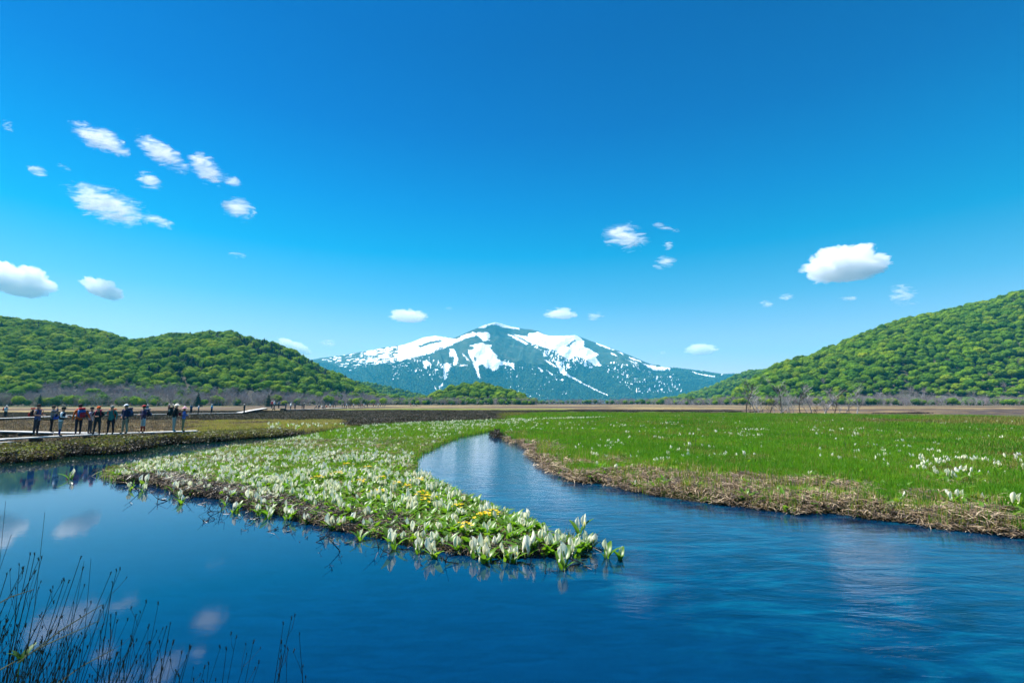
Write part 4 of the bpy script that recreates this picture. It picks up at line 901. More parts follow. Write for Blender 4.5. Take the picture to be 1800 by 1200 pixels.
for i in range(210):
    j = R.randrange(len(south) - 1); t = R.random(); a = Vector(south[j]).lerp(Vector(south[j + 1]), t); nrm = Vector((-(south[j + 1][1] - south[j][1]), south[j + 1][0] - south[j][0])).normalized()
    if nrm.y > 0: nrm = -nrm
    off = abs(R.gauss(0, .62)) * (1.0 if 2 < j < 12 else .6); p = a + nrm * off
    o = link('dead_twig', TWG[R.randrange(10)], None, (p.x, p.y, 0), (0, 0, R.uniform(0, 6.28)), R.uniform(.7, 1.9) * (p.y / 11) ** .5)
    tag(o, 'thin dark bent twig poking out of the pool below the ' + ('left' if p.x < -5 else 'middle' if p.x < -1.5 else 'right') + ' part of the spit', 'twig', 'dead twigs in the water off the spit')

M_stalk = plain('dark_stalk', (.012, .014, .010), .7, 20, .4)
M_reed = plain('dull_reed', (.06, .075, .045), .7, 20, .3)
def stalk(u, v, Y, lean, buds, seed, thick=.0032, reed=False):
    r = random.Random(seed); top = Vector(PD(u, v, Y)); base = Vector((top.x - lean, Y + r.uniform(-.2, .2), -.15)); root = link('dry_stalk', None, None, base)
    h = top - base; mid1 = h * .35 + Vector((-.06 * r.random() - lean * .12, r.uniform(-.05, .05), 0)); mid2 = h * .70 + Vector((-.05 * r.random() - lean * .08, r.uniform(-.04, .04), 0))
    mb = MB(); mb.tube([(0, 0, 0), mid1, mid2, h], [thick, thick * .85, thick * .65, thick * .4], 5)
    ends = [h]
    if not reed:
        for i in range(buds):
            t = r.uniform(.45, .93); q = mid1.lerp(mid2, (t - .35) / .35) if t < .7 else mid2.lerp(h, (t - .7) / .3)
            e = q + Vector((r.uniform(-.05, .09), r.uniform(-.05, .05), r.uniform(.05, .16))); mb.tube([q, q.lerp(e, .5) + Vector((r.uniform(-.01, .01), 0, -.008)), e], [thick * .5, thick * .4, thick * .3], 4, False); ends.append(e)
    link('stem', mb.mesh('stem', [M_reed if reed and seed % 2 else M_stalk]), root)
    if not reed:
        for e in ends[:1 + buds]:
            b = MB(); b.sphere((0, 0, .004), (.0032, .0032, .008), 5, 4)
            for k in range(3): a = 2.1 * k; b.tube([(0, 0, .008), (.005 * math.cos(a), .005 * math.sin(a), .017)], [.0018, .0008], 3, False)
            link('seed_head', b.mesh('seed_head', [M_stalk]), root, e, (r.uniform(-.3, .3), r.uniform(-.3, .3), 0), r.uniform(.8, 1.2))
    tag(root, 'tall straight reed blade rising before the pool' if reed else ('tall' if v < 1060 else 'short') + ' thin dark stalk with dry seed heads ' + ('in the lower left corner' if u < 200 else 'right of the dense corner tangle' if u < 340 else 'in the separate group right of the tangle'), 'reed' if reed else 'stalk', 'reed blades in the left foreground' if reed else 'dry stalks in the left foreground')
TOPS = [(53, 975), (61, 975), (73, 981), (68, 984), (34, 993), (40, 1000), (141, 982), (145, 1001), (148, 1030), (211, 1001), (205, 1003), (194, 1009), (198, 1024), (120, 1024), (108, 1024), (113, 1020), (257, 1059), (278, 1062), (247, 1076), (238, 1084), (299, 1097), (292, 1104), (285, 1106), (224, 1090), (204, 1080), (195, 1083), (232, 1122), (333, 1138), (319, 1148), (387, 1138), (398, 1141), (415, 1121), (445, 1130), (498, 1097), (512, 1088), (526, 1115), (359, 1174), (367, 1167), (434, 1150), (310, 1180), (275, 1110), (262, 1100), (214, 1132), (180, 1100), (176, 1075), (160, 1060), (90, 1040), (67, 1035), (24, 1050), (12, 1010), (8, 1060), (130, 1060), (100, 1085), (150, 1120), (120, 1140), (190, 1160), (240, 1165), (290, 1150), (270, 1175), (60, 1110), (30, 1130), (80, 1150), (5, 1120), (495, 1130), (505, 1140), (455, 1165)]
for i, (u, v) in enumerate(TOPS): stalk(u, v, R.uniform(2.5, 3.6) if u < 340 else R.uniform(2.9, 3.4), R.uniform(.0, .42) if u < 340 else R.uniform(-.12, .15), R.choice([1, 2, 3, 4]) if v < 1130 else 2, 900 + i, R.uniform(.0022, .0036))
for i in range(110):
    u = abs(R.gauss(0, 170)); stalk(u, 1090 + R.uniform(0, 120) + u * .12, R.uniform(2.2, 3.4), R.uniform(-.3, .5), R.choice([0, 1, 2]), 1200 + i, R.uniform(.0018, .0034))
for i, (u, v) in enumerate([(20, 939), (79, 900), (160, 981), (64, 1000), (10, 880), (2, 905), (148, 985)]): stalk(u, v, 3.0 + .1 * i, R.uniform(0, .12), 0, 1400 + i, .0024, True)
# the green sprout and the pale fallen reeds in the corner
o = copy_tree(CP[3])
for ch in list(o.children):
    if ch.name.startswith('spathe'):
        for g in list(ch.children): bpy.data.objects.remove(g)
        bpy.data.objects.remove(ch)
M_shaded = leafy('shaded_leaf', [(.03, .09, .015), (.04, .11, .015)], .2)  # leaf green darkened in the colour, as if the corner lay in shade
for ch in o.children:
    if ch.data: ch.data = ch.data.copy(); ch.data.materials[0] = M_shaded
o.name = 'green_sprout'; g0 = PD(36, 1160, 2.7); o.location = g0; o.scale = (.24, .24, .24); tag(o, 'single green leafy sprout among the dark stalks in the lower left corner', 'plant')
mb = MB(); mb.tube([(0, 0, 0), (0, 0, (g0[2] + .16) / .24)], [.012, .008], 5); link('stem', mb.mesh('stem', [M_cab]), o, (0, 0, -(g0[2] + .15) / .24))
for i, (a, b) in enumerate([((0, 1178), (175, 1090)), ((60, 1150), (180, 1062)), ((110, 1200), (200, 1140)), ((0, 1060), (60, 1035))]):
    A_ = Vector(PD(a[0] - 30, a[1] + 15, 2.6)); B_ = Vector(PD(b[0], b[1], 2.9)); mb = MB(); mb.tube([(0, 0, 0), (B_ - A_) * .5 + Vector((0, 0, .015)), B_ - A_], [.004, .0035, .0018], 4)
    tag(link('bent_reed', mb.mesh('bent_reed', [M_reed]), None, A_), 'pale bent reed lying slantwise across the dark stalks', 'reed', 'pale bent reeds in the lower left corner')

# ------------------------------------------------------------------ dead birches standing in the meadow
def dead_birch(u, v, hpx, lean, seed, pale, label):
    x_, y_ = P(u, v, .15); h = hpx * y_ / F * .76; r = random.Random(seed); root = link('dead_birch', None, None, (x_, y_, .08))
    m = M_greybark if pale else M_darkbark
    mb = MB(); pts = [Vector((0, 0, -.1))]; d = Vector((lean * .9, r.uniform(-.2, .2), 1)).normalized(); n = 5; p = pts[0]
    for i in range(n):
        d = (d + Vector((r.uniform(-.35, .35), r.uniform(-.2, .2), r.uniform(-.05, .25)))).normalized(); p = p + d * h / n * (1.15 if i else .8); pts.append(p)
    r0 = .020 * h + .02; mb.tube(pts, [r0 * (1 - .8 * i / n) for i in range(n + 1)], 6, False); link('trunk', mb.mesh('trunk', [m]), root)
    bb = MB()
    for i in range(r.choice([7, 9, 12])):
        t = r.uniform(.15, .95) * n; k = min(n - 1, int(t)); q = pts[k].lerp(pts[k + 1], t - k); a = r.uniform(0, 6.28)
        branch(bb, q, (math.cos(a), math.sin(a) * .6, r.uniform(.2, 1.1)), h * r.uniform(.16, .42), r0 * .42, 2, r, 3, .7, .25)
    link('branches', bb.mesh('branches', [m if r.random() < .7 else M_greybark]), root)
    tag(root, label, 'dead tree', 'dead birches in the meadow')
M_darkbark = plain('dark_bark', (.05, .042, .038), .9, 6, .4)
DB = [(1311, 729, 62, -.15, 1, 0, 'tall thin dark dead birch leaning left, at the left end of the grove'), (1351, 731, 30, .05, 2, 0, 'short thick black forked dead stump near the left end of the grove'), (1368, 731, 38, .75, 3, 1, 'pale dead trunk slanting right in the left half of the grove'), (1382, 728, 40, 1.0, 4, 1, 'long whitish fallen trunk leaning far to the right'),
      (1335, 729, 36, -.5, 5, 1, 'small grey dead tree leaning left beside the tall thin one'), (1374, 729, 62, .05, 6, 0, 'tall branchy dead birch in the middle left of the grove')]
for q in DB: dead_birch(*q)
for i in range(20):
    u_ = 1322 + i * 9.6 + R.uniform(-4, 4); dead_birch(u_, R.uniform(725.5, 730), R.uniform(30, 66) if i % 2 else R.uniform(16, 34), R.uniform(-.6, .6), 40 + i, i % 3 != 0, 'grey leafless dead birch in the grove at the far side of the meadow')
for i, (u_, v_, h_) in enumerate([(1224, 788, 24), (1488, 792, 20), (1667, 840, 26), (1442, 768, 18)]):
    x_, y_ = P(u_, v_, .25); mb = MB(); h = h_ * y_ / F; mb.tube([(0, 0, -.05), (-.05 * h, 0, h * .5), (.12 * h * (-1) ** i, 0, h)], [.012, .009, .004], 4); mb.tube([(-.05 * h, 0, h * .5), (.12 * h, .05, h * .72)], [.006, .003], 3)
    tag(link('bare_sapling', mb.mesh('bare_sapling', [M_darkbark]), None, (x_, y_, .24)), ['leftmost thin dark sapling in the green meadow', 'thin straight dark sapling in the middle of the meadow', 'thin dark sapling near the right flowers of the meadow', 'small far sapling behind the middle one'][i], 'sapling')
# the dark conifer and light shrubs at the foot of the left hill
for i, (u_, v_, sc_, k, lab) in enumerate([(352, 712, .62, 6, 'lone dark conifer at the marsh edge before the grey wood'), (76, 712, .5, 7, 'green conifer at the marsh edge behind the left hikers'), (475, 711, .52, 7, 'bright green conifer at the marsh edge above the footbridge')]):
    x_, y_ = P(u_, v_, -.2); y_ = 290; x_ = (u_ - 900) / F * y_; tag(link('conifer_tree', cones[k - 6], None, (x_, y_, -.2), (0, 0, i), sc_), lab, 'conifer')

# ------------------------------------------------------------------ boardwalks
M_deck = plain('weathered_plank', (.52, .51, .49), .75, 7, .3, .3, .25)
M_beam = plain('dark_beam', (.045, .04, .035), .9, 4, .4)
def plank_mesh(L, w, t, name='plank'):
    bm = bmesh.new(); bmesh.ops.create_cube(bm, size=1); bmesh.ops.scale(bm, vec=(L, w, t), verts=bm.verts)
    bmesh.ops.bevel(bm, geom=bm.edges[:], offset=.008, segments=1, affect='EDGES'); me = bpy.data.meshes.new(name); bm.to_mesh(me); bm.free(); return me
PL = {}
def walkway(label, pts, width, plank_len, name='boardwalk', group='wooden boardwalks over the marsh', support=2.0, tracks=(0,), sleeper=True):
    """two long planks side by side per track, on low cross beams"""
    root = link(name, None, None, pts[0]); base = Vector(pts[0]); tag(root, label, 'boardwalk', group)
    for tr in tracks:
        for a, b in zip(pts[:-1], pts[1:]):
            a = Vector(a); b = Vector(b); L = (b - a).length; n = max(1, round(L / plank_len)); d = (b - a).normalized(); side = Vector((-d.y, d.x, 0)).normalized(); rz = math.atan2(d.y, d.x); ry = -math.asin(d.z)
            for i in range(n):
                c = a + (b - a) * ((i + .5) / n); l = L / n
                for q in (-1, 1):
                    key = (round(l, 2), round(width, 2))
                    if key not in PL: PL[key] = plank_mesh(l - .02, width / 2 - .012, .07); PL[key].materials.append(M_deck)
                    p = c + side * (q * width / 4 + tr) + Vector((0, 0, R.uniform(-.006, .006)))
                    link('plank', PL[key], root, p - base, (R.uniform(-.01, .01), ry, rz + R.uniform(-.002, .002)))
                if sleeper:
                    m = max(1, round(l / support))
                    for j in range(m):
                        e = a + (b - a) * ((i + (j + .5) / m) / n); key = ('s', round(width, 2), round(max(.12, e.z), 1))
                        if key not in PL:
                            mb = MB(); hh = max(.10, key[2] - .15); mb.box(-.08, -width / 2 - .12, -.22, .08, width / 2 + .12, -.04)
                            for y_ in (-width / 2 - .02, width / 2 + .02): mb.box(-.05, y_ - .05, -.05 - hh - .25, .05, y_ + .05, -.2)
                            PL[key] = mb.mesh('cross_beam', [M_beam])
                        link('cross_beam', PL[key], root, e + side * tr - base, (0, 0, rz))
    return root
def G(u, v, z): x_, y_ = P(u, v, z); return (x_, y_, z)
zd = .56
walkway('front weathered boardwalk on which the line of hikers stands, ending at the right', [G(-420, 805, zd), G(-150, 786, zd), G(0, 772, zd), G(120, 765.5, zd), G(240, 760.5, zd), G(346, 757, zd)], .62, 4.2)
walkway('rear weathered boardwalk joining the front one from the left', [G(-420, 768, zd - .02), G(-120, 759, zd - .02), G(0, 757.5, zd - .02), G(96, 760.3, zd - .02), G(165, 761, zd - .02)], .55, 4.0)
walkway('lower plank end lying before the front boardwalk at the left edge', [G(-260, 796, .36), G(-60, 783, .36), G(22, 777, .36)], .5, 3.6)
walkway('pale middle distance boardwalk behind the leftmost hikers', [G(-260, 745, .5), G(-60, 737, .5), G(30, 734, .5), G(95, 731.5, .5), G(150, 730.5, .5)], 1.0, 4, tracks=(0,), support=4)
walkway('long far boardwalk on short posts running toward the footbridge', [G(110, 730, .62), G(200, 728.6, .62), G(300, 727.4, .62), G(372, 726.3, .62), G(420, 725.2, .66)], 1.0, 3, support=1.5)
E0 = Vector(G(420, 725.2, .66)); Yb = 112.0
B1 = Vector(PD(466, 717.2, Yb)); B2 = Vector(PD(496, 717.6, Yb + 3)); B3 = Vector(PD(500, 719.8, Yb + 5)); B4 = Vector(G(560, 718.6, .55)); B5 = Vector(G(604, 716.4, .5)); B6 = Vector(G(740, 713.5, .45))
walkway('boardwalk ramp rising on posts to the footbridge', [tuple(E0), tuple(E0.lerp(B1, .45) + Vector((0, 0, .06))), tuple(B1)], 1.0, 3, name='ramp', support=1.5)
walkway('flat dark footbridge over the far stream', [tuple(B1), tuple(B2)], 1.0, 4, name='footbridge', support=30)
walkway('far boardwalk beyond the footbridge with waiting walkers', [tuple(B2), tuple(B3), tuple(B4), tuple(B5), tuple(B6)], 1.1, 4, support=3)

# ------------------------------------------------------------------ people
CM = {}
def cloth(c):
    if c not in CM: CM[c] = plain('cloth', c, .85, 18, .18)
    return CM[c]
SKIN = (.42, .24, .17)
def cap(poly, name, mat, parent, loc=(0, 0, 0), rot=(0, 0, 0)):
    return link(name, poly.mesh(name, [mat], True), parent, loc, rot)
def person(x, y, z, H, face, shirt, trousers, arms='fold', sleeve=None, gaiter=None, shoe=(.05, .04, .035), hat=None, hatkind='cap', hair=(.015, .012, .01), turn=0, lean=0, label='', group=None, simple=False, stance=.11, waist=None, sub=1, pose='stand', vest=None):
    k = H / 1.68; root = link('person', None, None, (x, y, z), (0, 0, face)); sit = pose == 'sit'
    zo = -.42 if sit else 0
    J = {'pel': ((0, 0, .90 + zo), .115), 'bel': ((0, .0, 1.04 + zo), .125), 'che': ((0, .01 + lean * .5, 1.24 + zo), .135), 'nek': ((0, lean, 1.42 + zo), .055), 'hd0': ((0, .015 + lean, 1.50 + zo), .080), 'hd1': ((0, .02 + lean * 1.1, 1.58 + zo), .092), 'hd2': ((0, .01 + lean * 1.1, 1.655 + zo), .060)}
    E_ = [('pel', 'bel'), ('bel', 'che'), ('che', 'nek'), ('nek', 'hd0'), ('hd0', 'hd1'), ('hd1', 'hd2')]
    for s, n in ((-1, 'l'), (1, 'r')):
        ar = arms if isinstance(arms, str) else arms[0 if s < 0 else 1]
        A_ = {'down': ((.27, -.02, 1.10), (.27, .06, .86)), 'fold': ((.27, -.01, 1.12), (.07, .24, 1.10)), 'up': ((.27, .20, 1.30), (.07, .19, 1.53)), 'hip': ((.33, -.05, 1.14), (.17, .10, .98)), 'fwd': ((.26, .08, 1.13), (.22, .33, 1.10)), 'out': ((.40, .0, 1.14), (.52, .10, .92))}[ar]
        J['sh' + n] = ((s * .175, lean * .9, 1.37 + zo), .066); J['el' + n] = ((s * A_[0][0], A_[0][1] + lean * .6, A_[0][2] + zo), .044); J['wr' + n] = ((s * A_[1][0], A_[1][1] + lean * .5, A_[1][2] + zo), .029)
        hx = Vector(J['wr' + n][0]) - Vector(J['el' + n][0]); hx = hx.normalized() * .085 if hx.length > 0 else Vector((0, 0, -.08)); J['ha' + n] = (tuple(Vector(J['wr' + n][0]) + hx), .033)
        if sit: J['hi' + n] = ((s * .10, .04, .86 + zo), .095); J['kn' + n] = ((s * .14, .44, .90 + zo), .062); J['an' + n] = ((s * .12, .50, .52 + zo), .042); J['to' + n] = ((s * .12, .64, .48 + zo), .035)
        else: J['hi' + n] = ((s * .095, 0, .84), .098); J['kn' + n] = ((s * (.09 + stance * .25), .02 * s * turn, .48), .064); J['an' + n] = ((s * (.085 + stance * .5), .05 * s * turn - .02, .09), .044); J['to' + n] = ((s * (.095 + stance * .5), .13 + .05 * s * turn, .045), .040)
        E_ += [('che', 'sh' + n), ('sh' + n, 'el' + n), ('el' + n, 'wr' + n), ('wr' + n, 'ha' + n), ('pel', 'hi' + n), ('hi' + n, 'kn' + n), ('kn' + n, 'an' + n), ('an' + n, 'to' + n)]
    names = list(J); me = bpy.data.meshes.new('body'); me.from_pydata([tuple(c * k for c in J[n][0]) for n in names], [(names.index(a), names.index(b)) for a, b in E_], [])
    tmp = bpy.data.objects.new('body', me); C.objects.link(tmp); sk = tmp.modifiers.new('skin', 'SKIN'); sk.use_smooth_shade = True
    for i, n in enumerate(names):
        q = me.skin_vertices[0].data[i]; r = J[n][1] * k; q.radius = (r, r); q.use_root = n == 'pel'
        if n in ('che', 'bel', 'pel'): q.radius = (r * 1.18, r * .82)
    if sub: tmp.modifiers.new('ss', 'SUBSURF').levels = sub
    dg = bpy.context.evaluated_depsgraph_get(); bmh = bpy.data.meshes.new_from_object(tmp.evaluated_get(dg)); bpy.data.objects.remove(tmp); bmh.name = 'body'
    mats = [cloth(shirt), cloth(trousers), cloth(SKIN), cloth(sleeve or shirt), cloth(gaiter or trousers), cloth(shoe)]; bmh.materials.clear()
    for m in mats: bmh.materials.append(m)
    seg = {}
    for a, b in E_:
        if 'ha' in b[:2]: m = 2
        elif b[:2] in ('hd',) or (a, b) == ('nek', 'hd0'): m = 2
        elif b[:2] in ('el', 'wr'): m = 3
        elif b[:2] in ('hi', 'kn'): m = 1
        elif b[:2] == 'an': m = 4
        elif b[:2] == 'to': m = 5
        elif (a, b) == ('pel', 'bel'): m = 0
        else: m = 0
        seg[(a, b)] = m
    P_ = {n: np.array(J[n][0]) * k for n in names}; nf = len(bmh.polygons); ce = np.zeros(nf * 3); bmh.polygons.foreach_get('center', ce); ce = ce.reshape(-1, 3); best = np.full(nf, 1e9); mi = np.zeros(nf, np.int32)
    for (a, b), m in seg.items():
        d = P_[b] - P_[a]; t = np.clip(((ce - P_[a]) @ d) / (d @ d), 0, 1); dd = np.linalg.norm(ce - P_[a] - t[:, None] * d, axis=1) - J[b][1] * k * .9
        u_ = dd < best; best = np.where(u_, dd, best); mi = np.where(u_, m, mi)
    mi = np.where((mi == 1) & (ce[:, 2] > (.90 + zo) * k), 0, mi); mi = np.where((mi == 0) & (ce[:, 2] < (.86 + zo) * k), 1, mi)
    bmh.polygons.foreach_set('material_index', mi); bmh.polygons.foreach_set('use_smooth', np.ones(nf, bool))
    hc = Vector(J['hd1'][0]) * k
    bm = bmesh.new(); bm.from_mesh(bmh)
    if not simple:       # nose, ears, five fingers on each hand
        ex = MB(); ex.mi = 2; ex.tube([hc + Vector((0, .078, .01)) * k, hc + Vector((0, .108, -.02)) * k], [.010 * k, .016 * k], 5); ex.sphere(hc + Vector((.085, -.005, -.005)) * k, (.012, .02, .028), 5, 4); ex.sphere(hc + Vector((-.085, -.005, -.005)) * k, (.012, .02, .028), 5, 4)
        for n in 'lr':
            w = Vector(J['wr' + n][0]) * k; h = Vector(J['ha' + n][0]) * k; d = (h - w).normalized(); sd_ = d.cross(Vector((0, 0, 1)) if abs(d.z) < .8 else Vector((0, 1, 0))).normalized(); up = sd_.cross(d)
            for f in range(4):
                o_ = sd_ * (f - 1.5) * .017 * k; L = (.06, .07, .066, .05)[f] * k; ex.tube([h + o_, h + o_ + d * L * .6, h + o_ + d * L * .85 - up * L * .35], [.009 * k, .008 * k, .006 * k], 4)
            ex.tube([w.lerp(h, .5) + sd_ * .025 * k, h + sd_ * .05 * k + d * .01], [.010 * k, .008 * k], 4)
        em = ex.mesh('x', mats); bm.from_mesh(em)
    bm.to_mesh(bmh); bm.free(); link('body', bmh, root)
    # hair or hat
    r_ = .098 * k
    def dome(c, rx, ry, rz, lo=-.1, seg_=10):
        m = MB(); V = []; rows = 5
        for i in range(rows + 1):
            p = math.pi / 2 * (1 - i / rows) + lo * (1 - i / rows)
            p = (math.pi / 2 - lo) * (1 - i / rows) if True else p
            for j in range(seg_):
                t = 2 * math.pi * j / seg_; V.append(c + Vector((rx * math.sin(p) * math.cos(t), ry * math.sin(p) * math.sin(t), rz * math.cos(p))))
        m.add(V, [(i * seg_ + j, i * seg_ + (j + 1) % seg_, (i + 1) * seg_ + (j + 1) % seg_, (i + 1) * seg_ + j) for i in range(rows) for j in range(seg_)]); return m
    if hat is None or hatkind != 'hood': cap(dome(hc + Vector((0, -.014, .012)) * k, r_ * 1.02, r_ * 1.05, r_ * 1.08, -.35), 'hair', cloth(hair), root)
    if hat:
        m = dome(hc + Vector((0, -.002, .028)) * k, r_ * 1.12, r_ * 1.18, r_ * 1.12, .1)
        if hatkind == 'brim':
            n = 14; V = [hc + Vector((r_ * q * math.cos(6.28 * j / n), r_ * q * 1.05 * math.sin(6.28 * j / n), .036 * k - (q - 1.1) * .04)) for q in (1.05, 1.95) for j in range(n)]
            V += [v + Vector((0, 0, .006)) for v in V]
            m.add(V, [(j, (j + 1) % n, n + (j + 1) % n, n + j) for j in range(n)] + [(2 * n + j, 3 * n + j, 3 * n + (j + 1) % n, 2 * n + (j + 1) % n) for j in range(n)] + [(n + j, n + (j + 1) % n, 3 * n + (j + 1) % n, 3 * n + j) for j in range(n)])
        else:
            V = [hc + Vector((r_ * a, r_ * b, .035 * k + c)) for a, b, c in ((-.75, .9, 0), (.75, .9, 0), (.55, 1.85, -.012), (-.55, 1.85, -.012), (-.75, .9, .008), (.75, .9, .008), (.55, 1.85, -.004), (-.55, 1.85, -.004))]
            m.add(V, [(0, 3, 2, 1), (4, 5, 6, 7), (0, 1, 5, 4), (1, 2, 6, 5), (2, 3, 7, 6), (3, 0, 4, 7)])
        cap(m, 'hat', cloth(hat), root)
    if waist:
        m = MB(); n = 12
        V = [Vector((.16 * k * (1 + .12 * i) * math.cos(t), .12 * k * (1 + .12 * i) * math.sin(t), (.98 - .10 * i + (.03 * math.sin(3 * t)) * i) * k)) for i in range(4) for t in [math.pi * (.95 + 1.1 * j / (n - 1)) for j in range(n)]]
        m.add(V, [(i * n + j, i * n + j + 1, (i + 1) * n + j + 1, (i + 1) * n + j) for i in range(3) for j in range(n - 1)]); cap(m, 'tied_jacket', cloth(waist), root)
    if vest:
        m = MB(); n = 12; V = []
        for zz, a, b in ((.96, .185, .135), (1.1, .19, .14), (1.28, .20, .15), (1.38, .17, .11)): V += [Vector((a * k * math.cos(6.28 * j / n), b * k * math.sin(6.28 * j / n) + lean * .6, zz * k)) for j in range(n)]
        m.add(V, [(i * n + j, i * n + (j + 1) % n, (i + 1) * n + (j + 1) % n, (i + 1) * n + j) for i in range(3) for j in range(n)]); cap(m, 'vest', cloth(vest), root)
    tag(root, label, 'person', group); root['k'] = k; return root
def backpack(p, colr, second, label, group='backpacks of the near hikers', size=1.0):
    """rounded sack with a top lid, a front pocket and two straps, carried on the back"""
    k = p['k']; root = link('backpack', None, None, p.location, p.rotation_euler); s = size
    def soft(name, c, d, m):
        bm = bmesh.new(); bmesh.ops.create_cube(bm, size=1); bmesh.ops.scale(bm, vec=Vector(d) * k * s, verts=bm.verts); bmesh.ops.bevel(bm, geom=bm.edges[:], offset=min(d) * .3 * k, segments=2, affect='EDGES'); bmesh.ops.translate(bm, vec=Vector(c) * k, verts=bm.verts)
        me = bpy.data.meshes.new(name); bm.to_mesh(me); bm.free(); me.materials.append(cloth(m)); me.polygons.foreach_set('use_smooth', np.ones(len(me.polygons), bool)); link(name, me, root)
    soft('sack', (0, -.235, 1.20), (.31, .20, .46), colr); soft('lid', (0, -.24, 1.45), (.27, .20, .10), second); soft('pocket', (0, -.365, 1.12), (.23, .09, .26), second)
    for s_ in (-1, 1):
        m = MB(); m.tube([Vector((s_ * .11, -.14, 1.42)) * k, Vector((s_ * .115, .02, 1.455)) * k, Vector((s_ * .13, .15, 1.34)) * k, Vector((s_ * .15, .12, 1.16)) * k, Vector((s_ * .17, -.13, 1.06)) * k], .016 * k, 5, False); cap(m, 'strap', cloth(second), root)
    tag(root, label, 'backpack', group)
def D(t): return math.radians(t)
def at(u, v, z): x_, y_ = P(u, v, z); return x_, y_, z
zt = zd + .035
def near(u, v, top, **kw):
    x_, y_, z_ = at(u, v, zt); H = (v - top) * y_ / F * 1.01
    return person(x_, y_, z_, H, **kw)
NAVY = (.012, .02, .045); BLK = (.01, .011, .013); KHA = (.26, .25, .19)
p = near(62, 766.3, 712, face=D(-75), shirt=(.03, .06, .16), trousers=(.012, .018, .03), sleeve=SKIN, arms='fold', label='man in sleeveless blue top and dark trousers, leftmost of the near hikers'); backpack(p, (.02, .02, .025), (.25, .02, .02), 'dark red and black backpack on the man in the sleeveless top', size=.8)
x_, y_, z_ = at(89, 760.3, zt - .02); p = person(x_, y_, z_, 1.66, face=D(-55), shirt=(.13, .16, .17), trousers=BLK, sleeve=(.03, .06, .11), arms='up', turn=1, label='man in grey and navy shirt raising both hands to his eyes to look far')
bag = MB(); bag.box(-.12, -.07, -.10, .12, .07, .10); tag(link('waist_bag', bag.mesh('waist_bag', [cloth((.02, .08, .40))]), None, (x_ + .27, y_ - .05, z_ + .93)), 'small bright blue waist bag on the man with raised hands', 'bag')
p = near(104, 767.0, 717, face=D(-60), shirt=(.70, .74, .76), trousers=(.22, .26, .24), arms='fold', hat=(.012, .014, .02), gaiter=(.015, .04, .16), vest=(.015, .025, .05), stance=.2, lean=.05, turn=1, label='person in black cap, white sleeves, dark vest and blue gaiters, head bent'); backpack(p, (.012, .03, .10), (.02, .02, .04), 'dark blue pack on the person with white sleeves', size=.62)
p = near(136, 764.5, 712.5, face=D(62), shirt=(.42, .10, .012), trousers=(.012, .018, .035), arms=('down', 'out'), hat=(.012, .014, .02), stance=.02, label='man in bright orange jacket and dark trousers seen from behind'); backpack(p, (.015, .10, .32), (.38, .02, .04), 'bulky blue and red backpack on the man in the orange jacket', size=1.05)
p = near(157, 762.5, 717, face=D(-70), shirt=(.32, .33, .42), trousers=(.02, .03, .045), arms='fold', hat=(.012, .014, .02), stance=.16, label='person in lavender grey shirt and black cap behind the orange hat'); backpack(p, (.03, .035, .07), (.02, .02, .03), 'dark pack on the person in the lavender shirt', size=.8)
p = near(169, 764.0, 716, face=D(-150), shirt=(.015, .022, .03), trousers=(.02, .03, .04), arms='fold', hat=(.60, .10, .012), label='person with orange hat and black jacket turned to the camera'); backpack(p, (.03, .012, .02), (.35, .03, .08), 'dark pack with pink lid on the person with the orange hat', size=1.0)
p = near(193, 763.3, 714, face=D(-165), shirt=(.025, .16, .16), trousers=(.012, .014, .025), arms=('down', 'out'), hair=(.28, .27, .26), waist=BLK, label='grey haired man in teal shirt and dark trousers facing the camera'); backpack(p, (.04, .04, .04), (.45, .06, .02), 'dark backpack with red top on the grey haired man', size=.85)
p = near(218, 762.4, 712.5, face=D(170), shirt=(.015, .028, .09), trousers=KHA, arms='hip', hat=(.78, .80, .80), waist=(.10, .09, .05), stance=.14, label='man in white cap, navy jacket and khaki trousers with a jacket tied at the waist'); backpack(p, (.015, .08, .17), (.02, .03, .07), 'tall dark blue backpack on the man with the white cap', size=1.0)
p = near(250, 760.5, 714, face=D(150), shirt=(.05, .035, .10), trousers=(.36, .45, .48), arms='fold', hat=(.42, .015, .02), gaiter=(.38, .03, .02), stance=.2, label='person with red cap, pale knee trousers and red gaiters'); backpack(p, (.02, .03, .06), (.08, .10, .20), 'dark blue backpack on the person with red gaiters', size=.9)
p = near(305, 758.8, 711.5, face=D(-75), shirt=(.012, .014, .018), trousers=(.34, .40, .38), arms='fold', hat=(.74, .66, .56), hatkind='brim', stance=.18, lean=.05, turn=1, shoe=(.05, .18, .26), label='tall person in striped cream sun hat, black jacket and pale trousers'); backpack(p, (.015, .05, .06), (.012, .012, .016), 'black backpack with teal edge on the tall person in the cream hat', size=1.0)
p = near(321, 758.6, 716.5, face=D(-60), shirt=(.10, .16, .50), trousers=(.20, .20, .11), arms='fold', hat=(.70, .36, .42), hatkind='brim', stance=.12, label='shorter person in pink sun hat and blue shirt, rightmost of the near hikers'); backpack(p, (.30, .01, .03), (.10, .01, .02), 'red bag on the shorter person in the pink hat', size=.7)

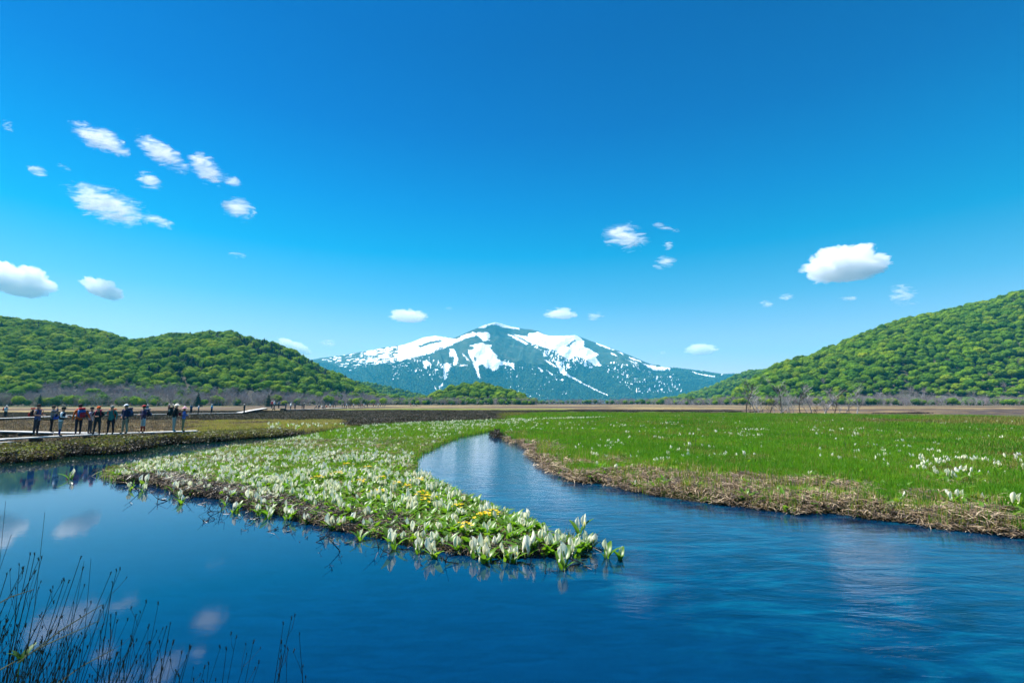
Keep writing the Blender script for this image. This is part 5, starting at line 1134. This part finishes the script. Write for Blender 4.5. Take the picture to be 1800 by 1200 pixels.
WALK = [('white', (.8, .82, .82), (.03, .05, .08)), ('white', (.78, .8, .8), (.30, .03, .04)), ('dark', (.03, .03, .04), (.03, .07, .13)), ('blue', (.10, .40, .60), (.6, .65, .68)), ('dark', (.02, .02, .02), (.02, .02, .025))]
def far_person(u, v, z, hp, col, hat, face, label, group, lift=None, pose='stand', pack=None):
    x_, y_, z_ = at(u, v, z); H = hp * y_ / F
    H = min(1.85, max(1.5, H)) if pose == 'stand' else 1.65
    q = person(x_, y_, z_ + .03 if lift is None else lift, H, face=face, shirt=col, trousers=(.03, .035, .04), arms='fold', hat=hat, simple=True, label=label, group=group, sub=0, pose=pose)
    if pack: backpack(q, pack, pack, 'small ' + label.split(' ')[0] + ' walker backpack', 'backpacks of the far walkers', .95)
    return q
far_person(9, 733.5, .5, 20, (.45, .55, .55), (.8, .82, .82), D(-80), 'walker in white hat with red pack at the far left edge', None, pack=(.30, .02, .03))
far_person(258, 727.8, .62, 15, (.04, .16, .22), (.8, .82, .82), D(-90), 'walker in white hat half hidden behind the red capped hiker', None)
for u, c, h, lab in [(296.5, (.10, .03, .05), (.8, .82, .82), 'far walker in dark red with white hat, leftmost of the distant row'), (303.5, (.03, .04, .05), (.75, .78, .72), 'far walker in dark clothes with pale hat beside the dark red one'), (324, (.55, .60, .62), (.02, .02, .02), 'far walker in pale top hidden behind the pink hat'), (335.5, (.03, .10, .20), (.02, .03, .05), 'far walker in blue right of the near hikers'), (348.5, (.5, .55, .6), (.02, .02, .02), 'far walker with white shoulder bag and black hat'), (371.7, (.12, .38, .58), (.82, .84, .84), 'far walker in pale blue with white hat, alone on the boardwalk')]:
    far_person(u, 727 - (u > 360) * .6, .64, 14.5, c, h, D(R.uniform(60, 120)), lab, None)
t_ = .45
pr_ = E0.lerp(B1, .12); H_ = far_person(429, 725, .66, 12.5, (.03, .03, .035), (.7, .7, .68), D(90), 'far walker starting up the ramp to the footbridge', None)
for u, c, h, w, lab in [(479.5, (.35, .02, .05), (.85, .8, .8), .42, 'walker in red on the footbridge'), (483.5, (.7, .7, .72), (.82, .84, .84), .55, 'walker in white on the footbridge beside the red one'), (491.5, (.03, .12, .22), (.03, .04, .05), .85, 'walker in blue at the end of the footbridge')]:
    q = B1.lerp(B2, w); person((u - 900) / F * q.y / 1.005, q.y, q.z + .035, 1.66, D(90), c, (.03, .035, .04), hat=h, simple=True, sub=0, label=lab)
def on_far(u):
    pts = [B3, B4, B5, B6]
    for a, b in zip(pts[:-1], pts[1:]):
        ua = 900 + F * a.x / a.y * 1.005; ub = 900 + F * b.x / b.y * 1.005
        if ua <= u <= ub:
            t = (u - ua) / (ub - ua)
            for _ in range(12):
                q = a.lerp(b, t); uq = 900 + F * q.x / q.y * 1.005; t += (u - uq) / (ub - ua) * .6
            return a.lerp(b, min(1, max(0, t)))
    return b
FARS = [(503, 2), (513, 3), (518, 2), (532, 4), (537, 0), (562, 0, 's'), (567, 3, 's'), (571, 0, 's'), (569.5, 2), (557.5, 0, 's'), (575, 1, 's'), (582, 3), (587, 2), (590, 2), (603, 0), (606, 2), (610.5, 3), (614, 2), (617, 4), (621.5, 3), (631.5, 2), (634, 4), (637, 1), (640.5, 3), (646, 4), (657, 1), (662, 0), (666, 3), (670, 0), (674, 2), (677, 0), (723, 1), (728, 3), (733, 0)]
for i, f in enumerate(FARS):
    q = on_far(f[0]); nm, h, c = WALK[f[1]]; face = D(R.uniform(40, 320)); H = R.uniform(1.55, 1.75)
    person(q.x + R.uniform(-.2, .2), q.y + R.uniform(-.3, .3), q.z + .035, H, face, c, (.03, .035, .04), hat=h, simple=True, sub=0, pose='sit' if len(f) > 2 else 'stand', label={'white': 'tiny distant walker with white hat on the far boardwalk', 'dark': 'tiny distant walker in dark clothes on the far boardwalk', 'blue': 'tiny distant walker in pale clothes and blue hat on the far boardwalk'}[nm] if len(f) < 3 else 'tiny distant walker sitting and resting on the far boardwalk', group='distant walkers on the far boardwalk')
for o in C.objects:
    if 'k' in o: del o['k']
